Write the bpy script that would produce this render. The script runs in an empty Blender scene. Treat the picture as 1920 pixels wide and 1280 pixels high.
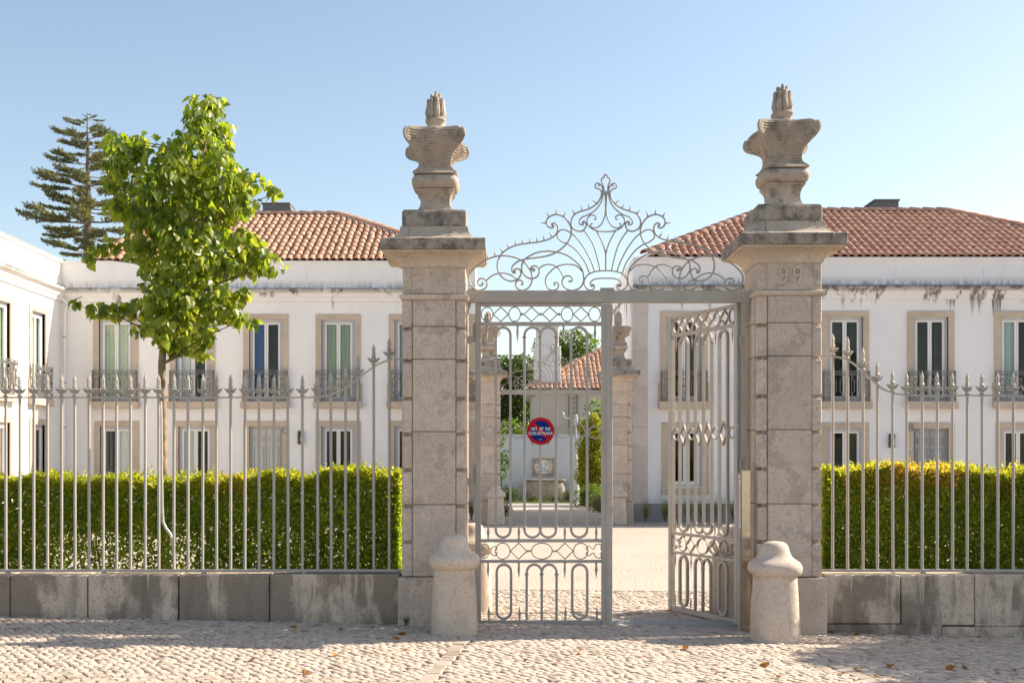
import bpy, math, random
import numpy as np
from mathutils import Vector, Matrix
R = math.radians
rng = np.random.default_rng(7)
random.seed(7)
SC = bpy.context.scene
COL = SC.collection

# ------------------------------------------------------------------ camera, sky, sun, exposure
F, CX, HY, EYE = 2250.0, 935.0, 857.0, 1.77     # focal length (px of the 1920 photo), principal x, horizon y, eye height
cd = bpy.data.cameras.new('camera'); cam = bpy.data.objects.new('camera', cd); COL.objects.link(cam)
cam.location = (0, 0, EYE); cam.rotation_euler = (R(90), 0, 0)
cd.sensor_width = 36; cd.lens = F / 1920 * 36
cd.shift_x = (960 - CX) / 1920; cd.shift_y = (HY - 640) / 1920
cd.clip_start = .1; cd.clip_end = 2000
SC.camera = cam
SUN_AZ, SUN_EL = 15.5, 36.0        # degrees behind the gate line (to the right), and above the horizon
SUN_STRENGTH, SKY_STRENGTH, EXPOSURE = 4.9, 0.119, 1.0
w = bpy.data.worlds.new('World'); SC.world = w; w.use_nodes = True
nt = w.node_tree; bg = nt.nodes['Background']
sky = nt.nodes.new('ShaderNodeTexSky'); sky.sky_type = 'NISHITA'; sky.sun_disc = False
sky.sun_elevation = R(SUN_EL); sky.sun_rotation = R(90 - SUN_AZ)
sky.altitude = 20; sky.air_density = 1.0; sky.dust_density = 1.2; sky.ozone_density = 1.0
hz = nt.nodes.new('ShaderNodeMix'); hz.data_type = 'RGBA'; hz.blend_type = 'MULTIPLY'; hz.inputs[0].default_value = 1; hz.inputs[7].default_value = (1.01, .94, .855, 1)
nt.links.new(sky.outputs[0], hz.inputs[6]); nt.links.new(hz.outputs[2], bg.inputs[0]); bg.inputs[1].default_value = SKY_STRENGTH   # milky summer air takes some blue out of the whole sky
sd = bpy.data.lights.new('sun', 'SUN'); sun = bpy.data.objects.new('sun', sd); COL.objects.link(sun)
sd.energy = SUN_STRENGTH; sd.angle = R(.53); sd.color = (1, .885, .73)
_d = Vector((math.cos(R(SUN_AZ)) * math.cos(R(SUN_EL)), math.sin(R(SUN_AZ)) * math.cos(R(SUN_EL)), math.sin(R(SUN_EL))))
sun.rotation_euler = _d.to_track_quat('Z', 'Y').to_euler(); sun.location = (30, 20, 30)
vs = SC.view_settings
vs.view_transform = 'Standard'; vs.look = 'None'; vs.gamma = 1; vs.use_curve_mapping = False; vs.exposure = EXPOSURE
SC.cycles.max_bounces = 8; SC.cycles.diffuse_bounces = 4; SC.cycles.transparent_max_bounces = 16

def PX(px, Z): return (px - CX) * Z / F
def PZ(py, Z): return EYE + (HY - py) * Z / F
def gz(x, y):                      # the pavement falls gently to the right, the courtyard is level
    k = 1 - min(max((y - 13.0) / 6.0, 0), 1)
    return .005 - .02 * min(max(x, -8), 8) * k

# ------------------------------------------------------------------ materials
M = {}
def _new(name):
    m = bpy.data.materials.new(name); m.use_nodes = True
    n = m.node_tree; p = n.nodes['Principled BSDF']; M[name] = m
    return m, n, p
def N(n, t, **kw):
    x = n.nodes.new(t)
    for k, v in kw.items():
        if k in x.inputs: x.inputs[k].default_value = v
        else: setattr(x, k, v)
    return x
def L(n, a, b): n.links.new(a, b)
def mixc(n, fac, a, b, mode='MIX'):
    x = n.nodes.new('ShaderNodeMix'); x.data_type = 'RGBA'; x.blend_type = mode
    for s, v in ((0, fac), (6, a), (7, b)):
        if hasattr(v, 'is_linked') or hasattr(v, 'links'): L(n, v, x.inputs[s])
        elif s == 0: x.inputs[0].default_value = v
        else: x.inputs[s].default_value = (*v, 1)
    return x.outputs[2]
def ramp(n, src, lo, hi):
    x = n.nodes.new('ShaderNodeMapRange'); x.inputs[1].default_value = lo; x.inputs[2].default_value = hi
    L(n, src, x.inputs[0]); return x.outputs[0]
def mul(n, a, b, op='MULTIPLY'):
    x = n.nodes.new('ShaderNodeMath'); x.operation = op
    for i, v in enumerate((a, b)):
        if hasattr(v, 'links'): L(n, v, x.inputs[i])
        else: x.inputs[i].default_value = v
    return x.outputs[0]
def noise(n, scale, detail=4, stretch=None, rough=.55, coord=None):
    if coord is None:
        g = n.nodes.new('ShaderNodeNewGeometry'); coord = g.outputs['Position']
    if stretch:
        mp = n.nodes.new('ShaderNodeMapping'); mp.inputs['Scale'].default_value = stretch; L(n, coord, mp.inputs[0]); coord = mp.outputs[0]
    x = n.nodes.new('ShaderNodeTexNoise'); x.inputs['Scale'].default_value = scale; x.inputs['Detail'].default_value = detail
    x.inputs['Roughness'].default_value = rough
    L(n, coord, x.inputs['Vector']); return x.outputs['Fac']
def bump(n, p, h, strength, dist=.01):
    b = n.nodes.new('ShaderNodeBump'); b.inputs['Strength'].default_value = strength; b.inputs['Distance'].default_value = dist
    L(n, h, b.inputs['Height']); L(n, b.outputs[0], p.inputs['Normal'])
def plain(name, c, rough=.5, metal=0, var=.0):
    m, n, p = _new(name); p.inputs['Roughness'].default_value = rough; p.inputs['Metallic'].default_value = metal
    p.inputs['Base Color'].default_value = (*c, 1)
    if var:
        f = noise(n, 9, 5); d = tuple(x * (1 - var) for x in c); u = tuple(min(1, x * (1 + var)) for x in c)
        L(n, mixc(n, ramp(n, f, .3, .7), d, u), p.inputs['Base Color'])
    return m
def stone(name, c, dark, fleck, fleck_amt=.5, dirt=0., dirt_scale=3., bumpy=.35, rough=.85, streak=False, objvar=.12):
    m, n, p = _new(name); p.inputs['Roughness'].default_value = rough
    a = noise(n, 2.2, 5); col = mixc(n, ramp(n, a, .3, .7), tuple(x * .86 for x in c), tuple(x * 1.08 for x in c))
    oi = n.nodes.new('ShaderNodeObjectInfo')
    if objvar: col = mixc(n, mul(n, oi.outputs['Random'], objvar * 2.2), col, tuple(x * .62 for x in c))
    v = noise(n, 62, 4, rough=.75); w_ = noise(n, 9, 3)
    fl = mul(n, ramp(n, v, .54, .60), ramp(n, w_, .36, .56))
    col = mixc(n, mul(n, fl, fleck_amt), col, fleck)
    vein = noise(n, 5, 6, rough=.75); vv = mul(n, mul(n, vein, .5, 'SUBTRACT'), 1, 'ABSOLUTE')
    col = mixc(n, mul(n, ramp(n, vv, .014, .003), .5), col, fleck)
    if dirt:
        d = noise(n, dirt_scale, 6, stretch=(1, 1, .18) if streak else None, rough=.68)
        col = mixc(n, mul(n, ramp(n, d, .62 - dirt * .3, .62), min(1, dirt + .25)), col, dark)
        if streak:
            d2 = noise(n, 5.5, 2, stretch=(1, 1, .06)); col = mixc(n, mul(n, ramp(n, d2, .66, .70), .55), col, tuple(x * .95 for x in c))
            d3 = noise(n, 22, 5); col = mixc(n, mul(n, ramp(n, d3, .55, .75), .35), col, tuple(x * .7 for x in dark))
    L(n, col, p.inputs['Base Color'])
    h = noise(n, 60, 6, rough=.7); bump(n, p, mul(n, h, mul(n, v, .6), 'ADD'), bumpy, .012)
    return m
stone('limestone', (.655, .54, .445), (.25, .21, .175), (.26, .18, .125), .7, dirt=.16, dirt_scale=2.2, objvar=.2)
stone('worn_limestone', (.67, .56, .46), (.25, .19, .13), (.32, .21, .13), .55, dirt=.12, bumpy=.5)
stone('urn_stone', (.50, .415, .335), (.13, .115, .095), (.27, .2, .14), .6, dirt=.36, dirt_scale=6, bumpy=.5)
stone('lichen_stone', (.40, .34, .28), (.075, .068, .06), (.2, .15, .11), .5, dirt=.55, dirt_scale=7, bumpy=.5)
def wall_stone():
    m, n, p = _new('wall_stone'); p.inputs['Roughness'].default_value = .9
    oi = n.nodes.new('ShaderNodeObjectInfo'); g = n.nodes.new('ShaderNodeNewGeometry'); sp = n.nodes.new('ShaderNodeSeparateXYZ'); L(n, g.outputs['Position'], sp.inputs[0])
    a = noise(n, 3, 6); col = mixc(n, ramp(n, a, .3, .7), (.60, .475, .36), (.74, .59, .455))
    d = noise(n, 1.5, 6, stretch=(1, 1, .55), rough=.62); dk = ramp(n, mul(n, d, mul(n, oi.outputs['Random'], .12), 'ADD'), .49, .57)
    bias = ramp(n, sp.outputs[0], 1.0, .0)
    dk = ramp(n, mul(n, mul(n, d, mul(n, oi.outputs['Random'], .10), 'ADD'), mul(n, bias, .11), 'ADD'), .56, .64)
    col = mixc(n, mul(n, dk, .78), col, (.215, .165, .12))
    d1 = noise(n, 4.5, 5, stretch=(1, 1, .12), rough=.6); col = mixc(n, mul(n, ramp(n, d1, .52, .62), .5), col, (.16, .14, .12))
    d4 = noise(n, 40, 6, rough=.78); col = mixc(n, mul(n, ramp(n, d4, .50, .64), .65), col, (.17, .14, .11))
    ln = mul(n, mul(n, noise(n, 4.2, 4, stretch=(1, 1, .02), rough=.6), 4.6, 'MULTIPLY'), -2.42, 'ADD')         # pale drips washed clean from the top
    dep = mul(n, PZ(1078, 12.5), sp.outputs[2], 'SUBTRACT'); dr = mul(n, ramp(n, mul(n, ln, dep, 'SUBTRACT'), -.02, .12), ramp(n, noise(n, 16, 4, stretch=(1, 1, .3)), .32, .52))
    col = mixc(n, mul(n, dr, .75), col, (.66, .54, .42))
    ft = mul(n, ramp(n, sp.outputs[2], .16, .02), ramp(n, noise(n, 6, 5), .42, .6)); col = mixc(n, mul(n, ft, .6), col, (.11, .095, .075))
    L(n, col, p.inputs['Base Color']); bump(n, p, mul(n, noise(n, 60, 6, rough=.7), d4, 'ADD'), .5, .012)
wall_stone()
stone('kerb_stone', (.47, .44, .41), (.2, .18, .16), (.3, .25, .2), .3, dirt=.2)
stone('quoin_stone', (.66, .60, .56), (.4, .36, .32), (.5, .42, .36), .3, bumpy=.15, objvar=.06)
stone('surround_stone', (.56, .46, .355), (.3, .25, .2), (.42, .33, .25), .4, dirt=.05, bumpy=.2, objvar=.05)
stone('plinth_stone', (.36, .35, .345), (.2, .19, .18), (.25, .23, .21), .3, bumpy=.2)
stone('basin_stone', (.36, .31, .26), (.12, .11, .1), (.22, .17, .13), .4, dirt=.35, dirt_scale=5)

def cobble_mat(name, a, b, c):
    m, n, p = _new(name); p.inputs['Roughness'].default_value = .72
    g = n.nodes.new('ShaderNodeNewGeometry'); oi = n.nodes.new('ShaderNodeObjectInfo')
    r = mul(n, mul(n, g.outputs['Random Per Island'], oi.outputs['Random'], 'ADD'), 1.0, 'MODULO')
    cr = n.nodes.new('ShaderNodeValToRGB'); L(n, r, cr.inputs[0])
    e = cr.color_ramp.elements; e[0].position = 0; e[0].color = (*a, 1); e[1].position = 1; e[1].color = (*b, 1)
    k = cr.color_ramp.elements.new(.88); k.color = (*b, 1); cr.color_ramp.elements.new(.96).color = (*c, 1)
    f = noise(n, 1.1, 4); col = mixc(n, ramp(n, f, .3, .75), cr.outputs[0], cr.outputs[0])
    f2 = noise(n, 1.3, 5); col = mixc(n, mul(n, ramp(n, f2, .45, .75), .22), cr.outputs[0], tuple(x * .55 for x in a))
    L(n, col, p.inputs['Base Color']); bump(n, p, noise(n, 70, 5), .25, .004)
cobble_mat('cobble', (.42, .342, .272), (.55, .455, .37), (.27, .18, .13))
cobble_mat('border_stone', (.38, .31, .25), (.48, .40, .325), (.30, .22, .17))
m, n, p = _new('joint_soil'); p.inputs['Roughness'].default_value = .95
L(n, mixc(n, ramp(n, noise(n, 2, 6), .3, .7), (.035, .028, .022), (.10, .08, .06)), p.inputs['Base Color'])
m, n, p = _new('gravel'); p.inputs['Roughness'].default_value = .95
col = mixc(n, ramp(n, noise(n, .5, 6), .3, .7), (.47, .395, .33), (.58, .495, .415))
vo = n.nodes.new('ShaderNodeTexVoronoi'); vo.inputs['Scale'].default_value = 34; g_ = n.nodes.new('ShaderNodeNewGeometry'); L(n, g_.outputs['Position'], vo.inputs['Vector'])
col = mixc(n, mul(n, ramp(n, vo.outputs['Distance'], .35, .75), .55), col, (.34, .26, .20))
col = mixc(n, mul(n, ramp(n, noise(n, 5, 6, rough=.75), .52, .68), .5), col, (.40, .31, .24))
L(n, col, p.inputs['Base Color']); bump(n, p, vo.outputs['Distance'], .7, -.02)
m, n, p = _new('path_paving'); p.inputs['Roughness'].default_value = .9
vo = n.nodes.new('ShaderNodeTexVoronoi'); vo.inputs['Scale'].default_value = 9; vo.feature = 'DISTANCE_TO_EDGE'; g_ = n.nodes.new('ShaderNodeNewGeometry'); L(n, g_.outputs['Position'], vo.inputs['Vector'])
col = mixc(n, ramp(n, noise(n, .7, 5), .3, .7), (.36, .33, .30), (.50, .46, .42)); col = mixc(n, ramp(n, vo.outputs['Distance'], .09, .02), col, (.14, .12, .1))
L(n, col, p.inputs['Base Color']); bump(n, p, vo.outputs['Distance'], .5, .02)
m, n, p = _new('earth'); p.inputs['Roughness'].default_value = 1
L(n, mixc(n, ramp(n, noise(n, .4, 6), .35, .65), (.30, .26, .21), (.38, .33, .27)), p.inputs['Base Color'])
m, n, p = _new('grass_blade'); p.inputs['Roughness'].default_value = .6
L(n, mixc(n, noise(n, 3, 4), (.10, .14, .03), (.16, .20, .05)), p.inputs['Base Color'])

def wall_mat(name, c, ztop, band, amount, stain=(.085, .075, .065)):
    """painted render with water stains running down from the cornice"""
    m, n, p = _new(name); p.inputs['Roughness'].default_value = .85
    col = mixc(n, ramp(n, noise(n, .8, 5), .3, .7), tuple(x * .92 for x in c), c)
    g = n.nodes.new('ShaderNodeNewGeometry'); s = n.nodes.new('ShaderNodeSeparateXYZ'); L(n, g.outputs['Position'], s.inputs[0])
    fine = noise(n, 12, 4, stretch=(1, 1, .15))
    dep = mul(n, ztop + .02, s.outputs[2], 'SUBTRACT')
    ln = mul(n, mul(n, noise(n, 2.6, 5, stretch=(1, 1, .012), rough=.66), 4.6), -2.0 - (1 - amount) * 2.0, 'ADD')
    msk = mul(n, mul(n, ramp(n, mul(n, ln, dep, 'SUBTRACT'), -.02, .30), ramp(n, fine, .30, .55)), ramp(n, dep, -.03, .01))
    col = mixc(n, mul(n, msk, .85), col, stain)
    edge = mul(n, mul(n, ramp(n, dep, .10 + .08 * amount, .03), ramp(n, dep, -.03, .005)), ramp(n, noise(n, 1.4, 5, stretch=(1, 1, .2)), .50 - .34 * amount ** 3, .62 - .26 * amount ** 3))
    col = mixc(n, mul(n, edge, .8), col, stain)
    st2 = noise(n, 1.6, 5, stretch=(1, 1, .04)); col = mixc(n, mul(n, ramp(n, st2, .58, .70), .10), col, (.45, .40, .35))
    spl = mul(n, ramp(n, s.outputs[2], 1.5, .35), ramp(n, noise(n, 5, 6), .38, .7)); col = mixc(n, mul(n, spl, .28), col, (.42, .37, .31))
    up = mul(n, ramp(n, s.outputs[2], ztop + .26, ztop + .04), ramp(n, s.outputs[2], ztop - .02, ztop + .03))
    col = mixc(n, mul(n, mul(n, up, ramp(n, noise(n, 9, 6, stretch=(1, 1, .25), rough=.65), .40, .62)), amount * .75), col, tuple(x * 1.3 for x in stain))
    L(n, col, p.inputs['Base Color']); bump(n, p, noise(n, 25, 5), .12, .01)
wall_mat('white_render_clean', (.86, .84, .82), 6.60, .35, .80)
wall_mat('white_render_stained', (.82, .81, .815), 6.46, .35, 1.0)
wall_mat('white_render_wing', (.82, .80, .77), 6.60, .25, .5)
wall_mat('garden_wall_shade_tint', (.44, .49, .55), 30, .3, 0)  # white wall; its bluish shade is put into the base colour
plain('cream_render', (.50, .45, .39), .85, var=.05)
plain('tower_render', (.70, .68, .64), .85, var=.06)
plain('cornice_grime', (.16, .14, .12), .9, var=.5)
def painted_iron(name, c):
    m, n, p = _new(name); p.inputs['Roughness'].default_value = .45
    col = mixc(n, ramp(n, noise(n, 4, 5), .3, .7), tuple(x * .88 for x in c), tuple(x * 1.1 for x in c))
    col = mixc(n, mul(n, ramp(n, noise(n, 28, 5, rough=.7), .64, .70), .7), col, (.17, .10, .06))
    col = mixc(n, mul(n, ramp(n, noise(n, 13, 4), .66, .70), .5), col, tuple(min(1, x * 1.45) for x in c))
    L(n, col, p.inputs['Base Color']); bump(n, p, noise(n, 45, 5), .2, .004)
painted_iron('gate_paint', (.395, .36, .32))
plain('fence_paint', (.42, .385, .34), .38, var=.05)
plain('rail_paint', (.17, .168, .165), .45, var=.05)
plain('frame_grey', (.50, .51, .56), .5)
plain('casement_white', (.78, .76, .74), .4)
plain('door_grey', (.33, .345, .355), .5)
plain('door_cream', (.50, .49, .46), .5)
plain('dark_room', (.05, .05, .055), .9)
plain('dark_metal', (.05, .05, .052), .5)
plain('hatch_grey', (.14, .145, .15), .6)
plain('zinc', (.45, .44, .43), .45, .3)
plain('lamp_post_paint', (.36, .385, .40), .4)
plain('sign_red', (.48, .012, .02), .4)
plain('sign_blue', (.008, .022, .17), .4)
plain('sign_white', (.80, .78, .74), .45)
plain('tile_blue', (.12, .22, .32), .25, var=.3)
plain('tile_brown', (.33, .23, .16), .3, var=.3)
plain('tile_cream', (.62, .60, .54), .25, var=.12)
for q in ('sign_red', 'sign_blue'): M[q].node_tree.nodes['Principled BSDF'].inputs['Specular IOR Level'].default_value = .08
plain('letter_grey', (.24, .225, .21), .7)
plain('label_white', (.7, .7, .68), .5)
plain('warm_steel', (.62, .55, .47), .16, 1.0, var=.06)  # polished steel, with the golden reflection put into its base colour
plain('curtain_green', (.50, .58, .44), .8, var=.06)
plain('curtain_white', (.66, .68, .66), .8, var=.06)
plain('curtain_blue', (.04, .13, .36), .7)
plain('curtain_purple', (.25, .19, .26), .8)
plain('curtain_teal', (.38, .50, .48), .8)
plain('curtain_dark', (.07, .075, .08), .8, var=.3)
plain('lamp_glass', (.55, .5, .42), .2)
plain('yellow_tag', (.7, .5, .04), .5)
m, n, p = _new('glass')
tr = n.nodes.new('ShaderNodeBsdfTransparent'); tr.inputs[0].default_value = (.90, .94, .93, 1)
gl = n.nodes.new('ShaderNodeBsdfGlossy'); gl.inputs['Roughness'].default_value = .02; gl.inputs[0].default_value = (1, 1, 1, 1)
lw = n.nodes.new('ShaderNodeFresnel'); lw.inputs[0].default_value = 1.5
mx = n.nodes.new('ShaderNodeMixShader'); L(n, lw.outputs[0], mx.inputs[0]); L(n, tr.outputs[0], mx.inputs[1]); L(n, gl.outputs[0], mx.inputs[2])
L(n, mx.outputs[0], n.nodes['Material Output'].inputs[0])

def tile_mat(name, a, b, c):
    m, n, p = _new(name); p.inputs['Roughness'].default_value = .85
    g = n.nodes.new('ShaderNodeNewGeometry'); oi = n.nodes.new('ShaderNodeObjectInfo')
    r = mul(n, mul(n, g.outputs['Random Per Island'], oi.outputs['Random'], 'ADD'), 1.0, 'MODULO')
    col = mixc(n, r, a, b); col = mixc(n, mul(n, ramp(n, noise(n, 6, 6, rough=.7), .5, .72), .5), col, c)
    L(n, col, p.inputs['Base Color'])
tile_mat('terracotta', (.50, .275, .18), (.62, .385, .265), (.34, .215, .15))
tile_mat('terracotta_dark', (.47, .245, .175), (.57, .335, .24), (.33, .20, .145))
plain('tile_bed', (.30, .165, .115), .9, var=.2)

def leaf_mat(name, cols, trans=.45, rough=.45, gloss=.35):
    """leaf: random colour per leaf, light passing through"""
    m, n, p = _new(name); p.inputs['Roughness'].default_value = rough; p.inputs['Specular IOR Level'].default_value = gloss
    g = n.nodes.new('ShaderNodeNewGeometry'); oi = n.nodes.new('ShaderNodeObjectInfo')
    r = mul(n, mul(n, g.outputs['Random Per Island'], oi.outputs['Random'], 'ADD'), 1.0, 'MODULO')
    cr = n.nodes.new('ShaderNodeValToRGB'); L(n, r, cr.inputs[0]); e = cr.color_ramp.elements
    e[0].color = (*cols[0], 1); e[1].color = (*cols[-1], 1)
    for i, c in enumerate(cols[1:-1]): cr.color_ramp.elements.new((i + 1) / (len(cols) - 1)).color = (*c, 1)
    L(n, cr.outputs[0], p.inputs['Base Color'])
    t = n.nodes.new('ShaderNodeBsdfTranslucent')
    L(n, mixc(n, 1.0, cr.outputs[0], (3.3, 3.0, 1.1), 'MULTIPLY'), t.inputs[0])
    mx = n.nodes.new('ShaderNodeMixShader'); mx.inputs[0].default_value = trans
    L(n, p.outputs[0], mx.inputs[1]); L(n, t.outputs[0], mx.inputs[2]); L(n, mx.outputs[0], n.nodes['Material Output'].inputs[0])
leaf_mat('hedge_leaf', [(.095, .15, .022), (.165, .225, .032), (.25, .29, .05)], .57, .35, .5)
leaf_mat('hedge_shoot', [(.16, .205, .024), (.22, .25, .034), (.27, .27, .04)], .5, .35, .5)
leaf_mat('hedge_bronze', [(.34, .20, .05), (.30, .25, .05), (.42, .30, .09)], .45, .4, .5)
leaf_mat('linden_leaf', [(.07, .12, .016), (.13, .18, .024), (.22, .25, .05)], .52, .38, .55)
leaf_mat('garden_leaf', [(.04, .085, .02), (.07, .12, .025), (.10, .14, .03)], .4)
leaf_mat('dark_leaf', [(.03, .055, .018), (.05, .08, .02), (.07, .10, .03)], .3)
leaf_mat('cypress_leaf', [(.09, .125, .02), (.16, .18, .025), (.24, .23, .03)], .42)
leaf_mat('bush_leaf', [(.05, .10, .02), (.08, .15, .03), (.11, .18, .03)], .4)
leaf_mat('sage_leaf', [(.13, .14, .09), (.18, .19, .13), (.2, .2, .15)], .3)
leaf_mat('pine_needle', [(.105, .125, .08), (.14, .155, .095), (.18, .18, .105)], .25, .6, .2)
leaf_mat('tuft_leaf', [(.09, .12, .05), (.14, .16, .07), (.2, .19, .10)], .3)
leaf_mat('fallen_leaf', [(.22, .11, .04), (.36, .17, .04), (.17, .09, .045)], .12, .7, .2)
plain('bark', (.20, .165, .125), .9, var=.35)
plain('bark_lichen', (.24, .18, .11), .9, var=.45)
plain('twig', (.10, .08, .055), .9)

# ------------------------------------------------------------------ mesh helpers
class MB:
    def __init__(s): s.v = []; s.f = []
    def add(s, v, f):
        o = len(s.v); s.v.extend([tuple(p) for p in v]); s.f.extend([tuple(i + o for i in q) for q in f]); return s
    def box(s, x0, x1, y0, y1, z0, z1, ch=0.):
        if ch <= 0:
            v = [(x, y, z) for z in (z0, z1) for y in (y0, y1) for x in (x0, x1)]
            return s.add(v, [(0, 2, 3, 1), (4, 5, 7, 6), (0, 1, 5, 4), (1, 3, 7, 5), (3, 2, 6, 7), (2, 0, 4, 6)])
        c = ch                                     # box with chamfered edges
        v = []
        idx = {}
        for i, (X, sx) in enumerate(((x0, 1), (x1, -1))):
            for j, (Y, sy) in enumerate(((y0, 1), (y1, -1))):
                for k, (Zz, sz) in enumerate(((z0, 1), (z1, -1))):
                    idx[i, j, k] = len(v)
                    v += [(X, Y + sy * c, Zz + sz * c), (X + sx * c, Y, Zz + sz * c), (X + sx * c, Y + sy * c, Zz)]
        I = idx; f = []
        for a in (0, 1):
            q = [(a, 0, 0), (a, 1, 0), (a, 1, 1), (a, 0, 1)]; f.append([I[t] + 0 for t in (q if a else q[::-1])])
            q = [(0, a, 0), (0, a, 1), (1, a, 1), (1, a, 0)]; f.append([I[t] + 1 for t in (q if a else q[::-1])])
            q = [(0, 0, a), (1, 0, a), (1, 1, a), (0, 1, a)]; f.append([I[t] + 2 for t in (q if a else q[::-1])])
        for j in (0, 1):
            for k in (0, 1):
                f.append([I[0, j, k] + 1, I[1, j, k] + 1, I[1, j, k] + 2, I[0, j, k] + 2])
                f.append([I[j, 0, k] + 0, I[j, 1, k] + 0, I[j, 1, k] + 2, I[j, 0, k] + 2])
                f.append([I[j, k, 0] + 0, I[j, k, 1] + 0, I[j, k, 1] + 1, I[j, k, 0] + 1])
        for t in I.values(): f.append([t, t + 1, t + 2])
        return s.add(v, f)
    def rings(s, rings, cap0=True, cap1=True, closed=True):
        n = len(rings[0]); v = [p for r in rings for p in r]; f = []
        for i in range(len(rings) - 1):
            for j in range(n if closed else n - 1):
                a = i * n + j; b = i * n + (j + 1) % n; f.append((a, b, b + n, a + n))
        if cap0: f.append(tuple(range(n))[::-1])
        if cap1: f.append(tuple(range((len(rings) - 1) * n, len(rings) * n)))
        return s.add(v, f)
    def lathe(s, prof, c=(0, 0), seg=16, sq=2.0):
        """profile of (radius, z); sq > 2 makes the plan a rounded square"""
        rs = []
        for q in prof:
            r, z = q[0], q[1]; e = q[2] if len(q) > 2 else sq; ring = []
            for j in range(seg):
                a = 2 * math.pi * (j + .5) / seg; ca, sa = math.cos(a), math.sin(a)
                k = (abs(ca) ** e + abs(sa) ** e) ** (-1 / e)
                ring.append((c[0] + r * k * ca, c[1] + r * k * sa, z))
            rs.append(ring)
        return s.rings(rs)
    def sweep(s, path, hw, hd, closed=False, hexa=False, y0=0., taper=None):
        """bar along a path of (x, z) in the plane y = y0: half width hw in the plane, half depth hd across it"""
        P_ = [Vector((a, b)) for a, b in path]; n = len(P_); rs = []
        for i in range(n):
            a = P_[i - 1] if (i > 0 or closed) else P_[i]; b = P_[(i + 1) % n] if (i < n - 1 or closed) else P_[i]
            t = (b - a); t = t.normalized() if t.length > 1e-9 else Vector((1, 0)); nn = Vector((-t.y, t.x))
            k = 1. if taper is None else taper(i / (n - 1))
            if 0 < i < n - 1 or closed:
                t1 = (P_[i] - P_[i - 1]).normalized(); c = max(.5, abs(t1.dot(t))); k /= c
            if hexa: off = [(math.cos(q), math.sin(q)) for q in [math.pi / 3 * j for j in range(6)]]
            else: off = [(-1, -1), (1, -1), (1, 1), (-1, 1)]
            rs.append([(P_[i].x + nn.x * hw * k * o[0], y0 + hd * o[1], P_[i].y + nn.y * hw * k * o[0]) for o in off])
        if closed: rs.append(rs[0])
        return s.rings(rs, not closed, not closed)
    def tube(s, pts, rad, seg=8):
        P_ = [Vector(p) for p in pts]; n = len(P_); rs = []; up = None
        rad = rad if hasattr(rad, '__len__') else [rad] * n
        for i in range(n):
            t = (P_[min(i + 1, n - 1)] - P_[max(i - 1, 0)]).normalized()
            if up is None: up = t.orthogonal().normalized()
            up = (up - t * up.dot(t)).normalized(); b = t.cross(up)
            rs.append([tuple(P_[i] + (up * math.cos(a) + b * math.sin(a)) * rad[i]) for a in [2 * math.pi * j / seg for j in range(seg)]])
        return s.rings(rs)
    def prism(s, poly, y0, y1):
        n = len(poly); v = [(a, y0, b) for a, b in poly] + [(a, y1, b) for a, b in poly]
        return s.add(v, [tuple(range(n)), tuple(range(n, 2 * n))[::-1]] + [(i, i + n, (i + 1) % n + n, (i + 1) % n) for i in range(n)])
    def mesh(s, name, mat, smooth=False):
        me = bpy.data.meshes.new(name); me.from_pydata(s.v, [], s.f); me.materials.append(M[mat]); fix(me)
        if smooth: smooth_by_angle(me)
        me.update(); return me
    def build(s, name, mat, parent=None, smooth=False, loc=None):
        return link(name, s.mesh(name, mat, smooth), parent, loc)
import bmesh
def fix(me):
    b = bmesh.new(); b.from_mesh(me); bmesh.ops.recalc_face_normals(b, faces=b.faces); b.to_mesh(me); b.free()
def smooth_by_angle(me, ang=40):
    b = bmesh.new(); b.from_mesh(me)
    for f in b.faces: f.smooth = True
    for e in b.edges:
        if len(e.link_faces) != 2 or e.calc_face_angle(0) > R(ang): e.smooth = False
    b.to_mesh(me); b.free()
def link(name, me, parent=None, loc=None, rot=None, scale=None):
    o = bpy.data.objects.new(name, me); COL.objects.link(o)
    if parent is not None: o.parent = parent
    if loc is not None: o.location = loc
    if rot is not None: o.rotation_euler = rot
    if scale is not None: o.scale = scale
    return o
def tag(o, label=None, cat=None, group=None, kind=None):
    for k, v in (('label', label), ('category', cat), ('group', group), ('kind', kind)):
        if v: o[k] = v
    return o
def thing(name, loc, label, cat, group=None, rz=0, scale=1):
    o = bpy.data.objects.new(name, None); COL.objects.link(o); o.location = loc; o.rotation_euler = (0, 0, rz)
    o.scale = (scale,) * 3 if not hasattr(scale, '__len__') else scale; o.empty_display_size = .2
    return tag(o, label, cat, group)
def copy_tree(o, parent=None):
    c = o.copy(); COL.objects.link(c); c.parent = parent
    for ch in list(o.children): copy_tree(ch, c)
    return c
def crom(pts, k=6, closed=False):
    """Catmull-Rom curve through the points"""
    P_ = [Vector(p) for p in pts]; n = len(P_); out = []
    rngi = range(n if closed else n - 1)
    for i in rngi:
        p0 = P_[i - 1] if (i > 0 or closed) else P_[0]; p1 = P_[i]; p2 = P_[(i + 1) % n]; p3 = P_[(i + 2) % n] if (i + 2 < n or closed) else P_[-1]
        for j in range(k):
            t = j / k
            out.append(.5 * ((2 * p1) + (p2 - p0) * t + (2 * p0 - 5 * p1 + 4 * p2 - p3) * t * t + (3 * p1 - p0 - 3 * p2 + p3) * t ** 3))
    if not closed: out.append(P_[-1])
    return [tuple(p) for p in out]
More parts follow.
